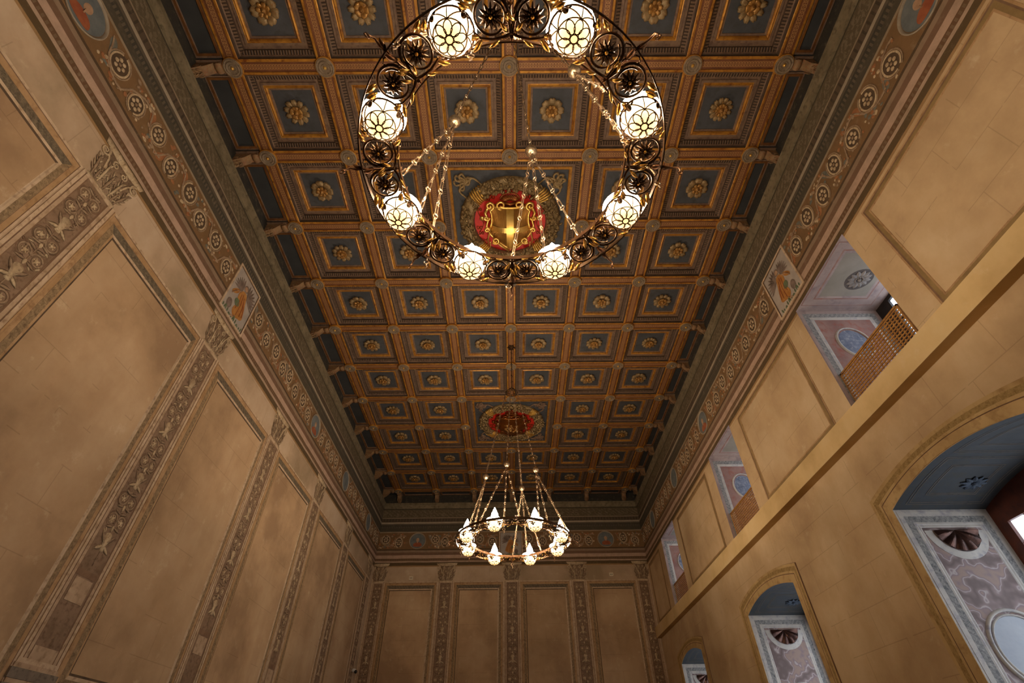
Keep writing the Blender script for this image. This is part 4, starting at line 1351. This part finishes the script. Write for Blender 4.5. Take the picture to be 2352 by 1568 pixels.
# ------------------------------------------------------------------ arched windows
DL = 1.46
def arch_window(i, c, h):
    e = empty('window_%d' % (i + 5), (XR, c, 0))
    struct(e)
    mb = MB()
    for s in (-1, 1):
        mb.add([(0, s * h, AZ0), (DL, s * h, AZ0), (DL, s * h, AZS), (0, s * h, AZS)], [(0, 1, 2, 3)], 0)
    mb.add([(0, -h, AZ0), (DL, -h, AZ0), (DL, h, AZ0), (0, h, AZ0)], [(0, 1, 2, 3)], 0)
    mb.build('reveal', 'pale', e)
    mb = MB()
    for k in range(NA):
        t0, t1 = -1 + 2 * k / NA, -1 + 2 * (k + 1) / NA
        mb.add([(0, h * t0, arcz(t0)), (0, h * t1, arcz(t1)), (DL, h * t1, arcz(t1)), (DL, h * t0, arcz(t0))], [(0, 1, 2, 3)])
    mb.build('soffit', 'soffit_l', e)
    mb = MB()
    def AP(a, b, n):
        return (a, b, arcz(b / h) - n)
    def seg(p0, p1, w):
        m = 12
        for k in range(m):
            q0 = [p0[j] + (p1[j] - p0[j]) * k / m for j in (0, 1)]
            q1 = [p0[j] + (p1[j] - p0[j]) * (k + 1) / m for j in (0, 1)]
            dx, dy = (w, 0) if abs(p1[1] - p0[1]) > abs(p1[0] - p0[0]) else (0, w)
            vs = [AP(q0[0] - dx, q0[1] - dy, 0.004), AP(q0[0] + dx, q0[1] + dy, 0.004), AP(q1[0] + dx, q1[1] + dy, 0.004), AP(q1[0] - dx, q1[1] - dy, 0.004)]
            mb.add(vs, [(0, 1, 2, 3)])
    for y0, y1 in ((-h + 0.12, -0.06), (0.06, h - 0.12)):
        for o in (0.0, 0.04, 0.2, 0.23):
            a, b, x0, x1 = y0 + o, y1 - o, 0.14 + o, DL - 0.2 - o
            seg((x0, a), (x0, b), 0.004)
            seg((x1, a), (x1, b), 0.004)
            seg((x0, a), (x1, a), 0.004)
            seg((x0, b), (x1, b), 0.004)
    mb.build('soffit_lines', 'grey', e)
    mb = MB()
    for cy in (-h / 2, h / 2 + 0.05):
        for k in range(10):
            a = 2 * PI * k / 10
            p0 = AP(0.98 * 0.9 + 0.04 * cos(a), cy + 0.04 * sin(a), 0.01)
            p1 = AP(0.98 * 0.9 + 0.19 * cos(a), cy + 0.15 * sin(a), 0.01)
            leaf(mb, p0, p1, (0, 0, -1), 0.035, 0.008)
        ball(mb, AP(0.98 * 0.9, cy, 0.015), 0.04, 0, 8)
    mb.build('soffit_rosettes', 'medblue2', e)
    P = lambda a, b, n: (a, h - n, b)
    mb = MB()
    sweep(mb, 0.03, DL - 0.10, 1.1, AZS - 0.03, [(0, 0, 0), (0, 0.004, 0), (0.07, 0.004, 1), (0.16, 0.008, 0), (0.185, 0.012, 0), (0.20, 0.006, 0), (0.225, 0.010, 0), (0.24, 0.003, 0)], P)
    mb.build('jamb_border', ['pale', 'leafp'], e)
    mb = MB()
    mb.box((0.26, h - 0.004, 1.3), (DL - 0.33, h, AZS - 0.26))
    mb.build('marbled_panel', 'agate', e)
    # shell niche
    cx, cz = 0.71, AZS - 0.31
    mb = MB()
    n = 20
    pts = [(cx + 0.43 * cos(PI + PI * k / n), cz + 0.40 * sin(PI + PI * k / n)) for k in range(n + 1)]
    pin = [(cx + 0.325 * cos(PI + PI * k / n), cz + 0.30 * sin(PI + PI * k / n)) for k in range(n + 1)]
    for k in range(n):
        a, b, d, f = pts[k], pts[k + 1], pin[k + 1], pin[k]
        mb.add([P(*a, 0.008), P(*b, 0.008), P(*d, 0.016), P(*f, 0.016)], [(0, 1, 2, 3)])
        mb.add([P(*a, 0.008), P(*b, 0.008), P(*b, 0.0), P(*a, 0.0)], [(0, 1, 2, 3)])
    mb.build('niche_surround', 'pale', e)
    mb = MB()
    m, q = 44, 8
    vs = []
    for k in range(m + 1):
        a = PI + PI * k / m
        fl = abs(sin(11 * PI * k / m * 0.5 * 2 / 2))
        for j in range(q + 1):
            r = j / q
            dep = 0.012 + 0.035 * fl * r + 0.03 * sin(PI * r)
            rr = 0.315 * r * (0.96 + 0.05 * fl)
            vs.append(P(cx + rr * cos(a), cz + rr * 0.93 * sin(a), dep))
    fs = [(k * (q + 1) + j, k * (q + 1) + j + 1, (k + 1) * (q + 1) + j + 1, (k + 1) * (q + 1) + j) for k in range(m) for j in range(q)]
    mb.add(vs, fs)
    mb.build('shell', 'shell', e)
    mb = MB()
    oc, oz = 0.73, 2.80
    lathe(mb, [(0.36, 0.0), (0.36, -0.008), (0.001, -0.008)], 36, (oc, h, oz), axis='y')
    mb.build('roundel', 'palebl', e)
    mb = MB()
    for r, t in ((0.43, 0.03), (0.375, 0.016)):
        tube(mb, [(oc + r * cos(2 * PI * k / 40), h - 0.008, oz + r * sin(2 * PI * k / 40)) for k in range(40)], t, 6, True, flat=0.6)
    mb.build('roundel_ring', 'pale', e, True)
    # wooden window at the back of the recess
    mb = MB()
    xa = DL - 0.08
    pz0, pz1 = AZ0 + 0.2, AZS - 0.26
    y0, y1 = -h + 0.16, h - 0.13
    mb.box((xa, -h, AZ0), (DL, y0, AZS + ARISE))
    mb.box((xa, y1, AZ0), (DL, h, AZS + ARISE))
    mb.box((xa, y0, pz1), (DL, y1, AZS + ARISE))
    mb.box((xa, y0, AZ0), (DL, y1, pz0))
    mb.box((xa - 0.01, -0.06, pz0), (DL, 0.06, pz1))
    for s0, s1 in ((y0, -0.06), (0.06, y1)):
        mb.box((xa, s0, pz0), (DL, s0 + 0.06, pz1))
        mb.box((xa, s1 - 0.06, pz0), (DL, s1, pz1))
    mb.build('frame', 'woodfr', e)
    mb = MB()
    for s0, s1 in ((y0 + 0.06, -0.06), (0.06, y1 - 0.06)):
        for k in range(1, 4):
            y = s0 + (s1 - s0) * k / 4
            mb.box((xa + 0.03, y - 0.007, pz0), (DL - 0.02, y + 0.007, pz1))
        for k in range(1, 11):
            z = pz0 + (pz1 - pz0) * k / 11
            mb.box((xa + 0.03, s0, z - 0.007), (DL - 0.02, s1, z + 0.007))
    mb.build('leading', 'grey', e)
    mb = MB()
    mb.box((DL - 0.03, y0, pz0), (DL - 0.015, y1, pz1))
    mb.build('pane', 'pane', e)
    # painted architrave round the opening
    mb = MB()
    m = 30
    def path(o):
        """opening outline offset outward by o, as (a, b) points"""
        pts = [(-h - o, AZ0)]
        for k in range(m + 1):
            t = -1 + 2 * k / m
            pts.append((t * (h + o), AZS + o * 0.78 + ARISE * 1.05 * (1 - t * t)))
        pts.append((h + o, AZ0))
        return pts
    PW = lambda a, b, n: (-n, a, b)
    offs = [(0.0, 0.0, 0), (0.0, 0.008, 0), (0.15, 0.008, 1), (0.158, 0.004, 1), (0.165, 0.008, 0), (0.21, 0.008, 2), (0.29, 0.016, 0), (0.345, 0.022, 1), (0.355, 0.0, 1)]
    for (o0, n0, mi), (o1, n1, _) in zip(offs[:-1], offs[1:]):
        A, B = path(o0), path(o1)
        s = 0
        for k in range(len(A) - 1):
            d = math.hypot(A[k + 1][0] - A[k][0], A[k + 1][1] - A[k][1])
            mb.add([PW(*A[k], n0), PW(*A[k + 1], n0), PW(*B[k + 1], n1), PW(*B[k], n1)], [(0, 1, 2, 3)], mi, [[(s, 0), (s + d, 0), (s + d, o1 - o0), (s, o1 - o0)]])
            s += d
    mb.build('architrave', ['archi', 'brownline', 'leafr'], e)
M['medblue2'] = mottle('soffit_blue', '#39424e', '#4e5966', 8, world=True)
M['palebl'] = mottle('roundel_pale', '#a8b0bc', '#c0c6cc', 2, world=True)
M['leafr'] = leafstrip('leaf_moulding_ochre', '#8a6e40', '#bc9c66', 0.12)
M['archi'] = mottle('architrave_ochre', '#b89662', '#cfae78', 2, c='#a27e4c', world=True)
for i, (c, h) in enumerate(ARC):
    arch_window(i, c, h)

# ------------------------------------------------------------------ chandeliers
def chain(mb, p, q, lk=0.125, r=0.0065, ring=0.026):
    """long links alternating with round rings, from p to q"""
    p, q = Vector(p), Vector(q)
    d = q - p
    L = d.length
    n = max(1, round(L / (lk + 0.035)))
    d.normalize()
    s1 = d.orthogonal().normalized()
    s2 = d.cross(s1)
    st = L / n
    for i in range(n):
        a = p + d * (st * i)
        c = a + d * (st * 0.5)
        hl = (st - 0.03) / 2
        s = s1 if i % 2 else s2
        o = s2 if i % 2 else s1
        w = 0.014
        pts = [c + d * hl + s * w * 0.3, c + d * (hl - 0.012) + s * w, c - d * (hl - 0.012) + s * w, c - d * hl + s * w * 0.3, c - d * hl - s * w * 0.3, c - d * (hl - 0.012) - s * w, c + d * (hl - 0.012) - s * w, c + d * hl - s * w * 0.3]
        tube(mb, pts, r, 4, True)
        pts = [a + (d * cos(t) + o * sin(t)) * ring for t in [2 * PI * k / 9 for k in range(9)]]
        tube(mb, pts, r, 4, True)
def hook(mb, p, r=0.006):
    x, y, z = p
    tube(mb, [(x, y, z), (x, y, z - 0.05)], r, 5)
    tube(mb, [(x + 0.025 * cos(t), y, z - 0.075 + 0.025 * sin(t)) for t in [2 * PI * k / 10 for k in range(10)]], r, 4, True)
    tube(mb, [(x, y, z - 0.10), (x + 0.012, y, z - 0.15), (x - 0.008, y, z - 0.17)], r, 5)
RI, RO, RG = 0.965, 1.285, 1.108

def lantern():
    e = empty('lantern')
    mb = MB()
    lathe(mb, [(0.001, -0.162), (0.05, -0.154), (0.09, -0.135), (0.122, -0.10), (0.142, -0.055), (0.150, 0.0), (0.150, 0.02)], 24)
    mb.build('glass_bowl', 'bowl', e, True)
    mb = MB()
    lathe(mb, [(0.150, 0.02), (0.168, 0.045), (0.178, 0.075), (0.172, 0.082), (0.150, 0.06), (0.10, 0.07), (0.06, 0.10)], 24)
    mb.build('glass_saucer', 'rim', e, True)
    mb = MB()
    lathe(mb, [(0.05, 0.06), (0.075, 0.10), (0.080, 0.15), (0.070, 0.20), (0.045, 0.26), (0.022, 0.31), (0.003, 0.35)], 16)
    mb.build('bulb', 'bulb', e, True)
    mb = MB()
    R = 0.163
    def sp(th, ph, k=1.0):                  # th from the bottom pole
        return (R * k * sin(th) * cos(ph), R * k * sin(th) * sin(ph), -R * k * cos(th) + 0.0)
    t = 0.0045
    tube(mb, [sp(PI / 2, 2 * PI * k / 28) for k in range(28)], 0.008, 5, True)
    tube(mb, [sp(0.17, 2 * PI * k / 14) for k in range(14)], t, 5, True)
    for k in range(8):
        a = 2 * PI * k / 8
        loop = []
        for i in range(14):
            q = 2 * PI * i / 14
            th = 0.47 - 0.29 * cos(q)
            loop.append(sp(th, a + 0.30 * sin(q) / max(0.5, sin(th) * 1.6)))
        tube(mb, loop, t, 4, True)
        if k % 2 == 0:
            b = a + PI / 4
            for s in (-1, 1):
                tube(mb, [sp(0.78 + 0.78 * i / 6, b + s * (PI / 4) * (1 - i / 6) ** 1.3) for i in range(7)], t, 4)
            leaf(mb, sp(1.05, b, 1.02), sp(1.45, b, 1.02), (cos(b), sin(b), -0.4), 0.022, 0.004)
            leaf(mb, sp(1.25, b + 0.16, 1.02), sp(1.45, b + 0.32, 1.02), (cos(b), sin(b), -0.3), 0.012, 0.004)
            leaf(mb, sp(1.25, b - 0.16, 1.02), sp(1.45, b - 0.32, 1.02), (cos(b), sin(b), -0.3), 0.012, 0.004)
            tube(mb, [sp(0.78 + 0.75 * i / 6, a) for i in range(7)], t * 0.8, 4)
    tube(mb, [sp(0.80, 2 * PI * k / 24) for k in range(24)], t, 4, True)
    mb.build('cage', 'iron', e)
    return e
def chandelier(loc, rz, label, balls, cable):
    e = empty('chandelier', loc, rz)
    tag(e, label, 'chandelier', 'ring chandeliers')
    M3 = Matrix.Rotation(-rz, 3, 'Z')
    mats = None
    for r, nm in ((RI, 'inner_hoop'), (RO, 'outer_hoop')):
        mb = MB()
        n = 96
        vs, fs = [], []
        hh, tt = 0.024, 0.005
        for k in range(n):
            a = 2 * PI * k / n
            for rr, z in ((r - tt, -hh), (r + tt, -hh), (r + tt, hh), (r - tt, hh)):
                vs.append((rr * cos(a), rr * sin(a), z))
        for k in range(n):
            j = (k + 1) % n
            for q in range(4):
                fs.append((k * 4 + q, k * 4 + (q + 1) % 4, j * 4 + (q + 1) % 4, j * 4 + q))
        mb.add(vs, fs)
        if nm == 'inner_hoop':
            for k in range(32):
                a = 2 * PI * k / 32
                tube(mb, [((r - 0.014) * cos(a), (r - 0.014) * sin(a), 0.03), ((r - 0.014) * cos(a), (r - 0.014) * sin(a), -0.035)], 0.004, 4)
        mb.build(nm, 'ironlt' if nm == 'inner_hoop' else 'iron', e)
    return e
lan0 = lantern()
# one half bay of scrollwork: built once for +s, once for -s around angle 0 between two lanterns
def scroll_half(s):
    e = empty('scroll')
    def PL(al, ra, z=0.0):                 # al metres along the ring, ra radius
        a = s * al / 1.125
        return (ra * cos(a), ra * sin(a), z)
    mb = MB()
    cx, cr = 0.145, 1.125
    pts = [PL(0.0, RI + 0.02), PL(0.015, RI + 0.10), PL(0.03, RI + 0.18)]
    n = 30
    for i in range(n + 1):
        t = i / n
        a = PI * 0.98 - 2 * PI * 1.18 * t
        r = 0.125 * (1 - 0.25 * t)
        pts.append(PL(cx + r * cos(a), cr + r * 1.05 * sin(a)))
    tube(mb, pts, 0.0105, 6, rf=lambda t: 1.25 - 0.5 * t)
    pts = [PL(0.0, RI + 0.05, -0.005), PL(0.06, RI + 0.03), PL(0.15, RI + 0.02), PL(0.25, RI + 0.045), PL(0.30, RI + 0.11), PL(0.285, RI + 0.17)]
    tube(mb, pts, 0.009, 6, rf=lambda t: 1.2 - 0.5 * t)
    pts = [PL(0.27, RI + 0.03), PL(0.31, RI + 0.01), PL(0.34, RI + 0.03), PL(0.33, RI + 0.055), PL(0.31, RI + 0.05)]
    tube(mb, pts, 0.007, 5)
    pts = [PL(0.02, RO - 0.03), PL(0.05, RO - 0.015), PL(0.08, RO - 0.03), PL(0.07, RO - 0.05)]
    tube(mb, pts, 0.006, 5)
    mb.build('stem', 'iron', e, True)
    mb = MB()
    for al, ra, bl, rb, w in ((0.26, RI + 0.05, 0.36, RI + 0.10, 0.022), (0.24, RI + 0.03, 0.33, RI - 0.02, 0.018), (0.27, 1.20, 0.33, 1.26, 0.022), (0.03, RI + 0.06, 0.08, RI + 0.13, 0.016), (0.02, RI + 0.12, -0.03 if s > 0 else 0.05, RI + 0.19, 0.014), (0.10, RI + 0.01, 0.19, RI - 0.015, 0.014), (0.22, RO - 0.05, 0.30, RO - 0.01, 0.02)):
        leaf(mb, PL(al, ra, -0.01), PL(bl, rb, -0.045), (0, 0, -1), w, 0.015)
    mb.build('leaves', 'brass', e, True)
    mb = MB()
    c = Vector(PL(cx, cr, -0.01))
    for lay, (m, r0, w, dz) in enumerate(((12, 0.088, 0.014, 0.012), (9, 0.060, 0.014, -0.012))):
        for k in range(m):
            a = 2 * PI * (k + 0.5 * lay) / m
            leaf(mb, c + Vector((0.012 * cos(a), 0.012 * sin(a), 0)), c + Vector((r0 * cos(a), r0 * sin(a), dz)), (0, 0, -1), w, 0.012)
    mb.build('flower', 'iron', e, True)
    mb = MB()
    ball(mb, (c.x, c.y, c.z - 0.012), 0.017, 0, 8)
    mb.build('flower_centre', 'brass', e, True)
    return e
sc0 = {1: scroll_half(1), -1: scroll_half(-1)}
scu = {1: False, -1: False}
def arm0():
    mb = MB()
    tube(mb, [(RO, 0, 0), (RO + 0.05, 0.0, -0.01), (RO + 0.10, 0.01, 0.0), (RO + 0.15, 0.0, -0.02), (RO + 0.165, 0.012, -0.05), (RO + 0.14, 0.02, -0.06)], 0.010, 6, rf=lambda t: 1.3 - 0.7 * t)
    leaf(mb, (RO + 0.01, 0, 0.005), (RO + 0.08, 0.03, 0.02), (0, 0, -1), 0.022, 0.01)
    leaf(mb, (RO - 0.10, 0, 0.0), (RO - 0.01, -0.02, -0.02), (0, 0, -1), 0.026, 0.01)
    tube(mb, [(RO + 0.15 + 0.022 * cos(t), 0.015, -0.085 + 0.022 * sin(t)) for t in [2 * PI * k / 9 for k in range(9)]], 0.005, 4, True)
    tube(mb, [(RI, 0, 0), (1.05, 0.01, 0.01), (1.15, -0.01, 0.01), (RO, 0, 0)], 0.009, 6)
    o = mb.build('hook_arm', 'ironlt', None, True)
    return o
am0 = arm0()
amu = [False]
lau = [False]
def fill_chandelier(e, balls, crown_h, hang_z, cable=False):
    for k in range(8):
        a = PI / 8 + k * PI / 4
        o = copy_tree(lan0) if lau[0] else lan0
        lau[0] = True
        o.parent = e
        o.location = (RG * cos(a), RG * sin(a), -0.02)
        o.rotation_euler.z = a + (k % 2) * 0.3
        for s in (1, -1):
            o = copy_tree(sc0[s]) if scu[s] else sc0[s]
            scu[s] = True
            o.parent = e
            o.rotation_euler.z = k * PI / 4
        o = am0.copy() if amu[0] else am0
        if amu[0]:
            COL.objects.link(o)
        amu[0] = True
        o.parent = e
        o.rotation_euler.z = k * PI / 4
    mb = MB()
    n = 24
    tube(mb, [(0.17 * cos(2 * PI * k / n), 0.17 * sin(2 * PI * k / n), crown_h) for k in range(n)], 0.014, 6, True)
    tube(mb, [(0.10 * cos(2 * PI * k / n), 0.10 * sin(2 * PI * k / n), crown_h + 0.02) for k in range(n)], 0.008, 6, True)
    for k in range(8):
        a = 2 * PI * k / 8
        tube(mb, [(0.17 * cos(a), 0.17 * sin(a), crown_h), (0.12 * cos(a + 0.3), 0.12 * sin(a + 0.3), crown_h + 0.07), (0.03 * cos(a), 0.03 * sin(a), crown_h + 0.16)], 0.007, 5)
        leaf(mb, (0.1 * cos(a), 0.1 * sin(a), crown_h), (0.16 * cos(a + 0.4), 0.16 * sin(a + 0.4), crown_h + 0.03), (0, 0, -1), 0.02, 0.01)
    mb.build('crown', 'iron', e, True)
    mb = MB()
    chain(mb, (0, 0, crown_h + 0.16), (0, 0, hang_z - 0.02), 0.20, 0.009, 0.03)
    mb.build('ceiling_chain', 'iron', e)
    mb = MB()
    lathe(mb, [(0.09, 0.0), (0.09, -0.03), (0.05, -0.05), (0.02, -0.09), (0.015, -0.14)], 12, (0, 0, hang_z))
    for k in range(6):
        a = 2 * PI * k / 6
        leaf(mb, (0.03 * cos(a), 0.03 * sin(a), hang_z - 0.04), (0.13 * cos(a), 0.13 * sin(a), hang_z - 0.02), (0, 0, -1), 0.03, 0.01)
    mb.build('ceiling_hook', 'iron', e, True)
    for bx, by, bz in balls:
        mb = MB()
        ball(mb, (bx, by, bz), 0.072, 0, 16, sz=1.08)
        mb.build('gilt_ball', 'ballm', e, True)
        a = math.atan2(by, bx)
        mb = MB()
        chain(mb, (bx, by, bz + 0.06), (0.17 * cos(a), 0.17 * sin(a), crown_h), 0.10, 0.006, 0.022)
        mb.build('upper_chain', 'chain', e)
        for da, rr in ((-0.38, RI + 0.005), (0.0, RI - 0.02), (0.38, RI + 0.005)):
            mb = MB()
            r1 = RO - 0.02 if abs(da) > 0.1 and (da > 0) == (bx > 0) else rr
            q = (r1 * cos(a + da), r1 * sin(a + da), 0.02)
            chain(mb, (bx, by, bz - 0.06), q)
            if r1 > 1.1 or da == 0.0:
                hook(mb, (q[0], q[1], -0.02))
            mb.build('chain', 'chain', e)
    if cable:
        mb = MB()
        bx, by, bz = balls[2]
        tube(mb, [(-0.17, 0.0, crown_h), (bx * 0.6, by * 0.6, (crown_h + bz) / 2), (bx, by, bz + 0.05), (bx - 0.08, by + 0.0, bz - 0.35), (-0.9, 0.1, 0.3), (-0.88, 0.2, 0.05)], 0.008, 6)
        mb.build('cable', 'chain', e, True)
M['ballm'] = mottle('gilt_ball', '#a48a6a', '#d6bb94', 16, 0.3, 0.9, c='#6e4c2c')
cz1, cz2 = 5.53, 5.65
c1 = chandelier((0.0, -1.11, cz1), 0.0, 'large wrought iron ring chandelier nearest the camera with eight lit lanterns', None, False)
c2 = chandelier((0.013, 7.83, cz2), 0.03, 'distant wrought iron ring chandelier hanging in front of the far wall', None, False)
b1 = [(0.71 * cos(math.radians(a)), 0.71 * sin(math.radians(a)), 1.67) for a in (154, 70, -17, -108)]
b2 = [(0.66 * cos(math.radians(a)), 0.66 * sin(math.radians(a)), 1.55) for a in (-104, -35, 181, 68)]
b2 = [(b[0], b[1], b[2]) for b in b2]
fill_chandelier(c1, b1, 4.08, H - cz1 + 0.03)
fill_chandelier(c2, b2, 4.10, H - cz2, True)

# ------------------------------------------------------------------ small fittings
def wall_socket(loc, label):
    e = empty('wall_socket', loc, PI)
    mb = MB()
    mb.box((-0.08, 0.0, -0.065), (0.08, 0.05, 0.065))
    mb.build('plate', 'socket', e)
    mb = MB()
    for s in (-1, 1):
        lathe(mb, [(0.018, 0.045), (0.018, 0.054), (0.001, 0.054)], 12, (s * 0.03, 0, 0.0), axis='y')
    mb.build('sockets', 'black', e)
    tag(e, label, 'wall socket', 'small beige boxes on the far wall rail')
wall_socket((-4.15, YB - 0.01, 7.93), 'small beige box with two dark dots, left end of the far wall rail')
wall_socket((4.05, YB - 0.01, 7.99), 'small beige box with two dark dots, right end of the far wall rail')
mb = MB()
lathe(mb, [(0.05, 0.0), (0.05, 0.08), (0.035, 0.11), (0.001, 0.11)], 14, (0, 0, 0), axis='y')
e = empty('security_camera', (XL + 0.02, YB - 0.55, 4.72), -PI / 2)
mb.build('mount', 'white', e, True)
mb = MB()
ball(mb, (0.03, 0.13, -0.05), 0.055, 0, 12)
mb.build('lens_dome', 'black', e, True)
tag(e, 'small white camera with black lens near the left far corner', 'security camera')
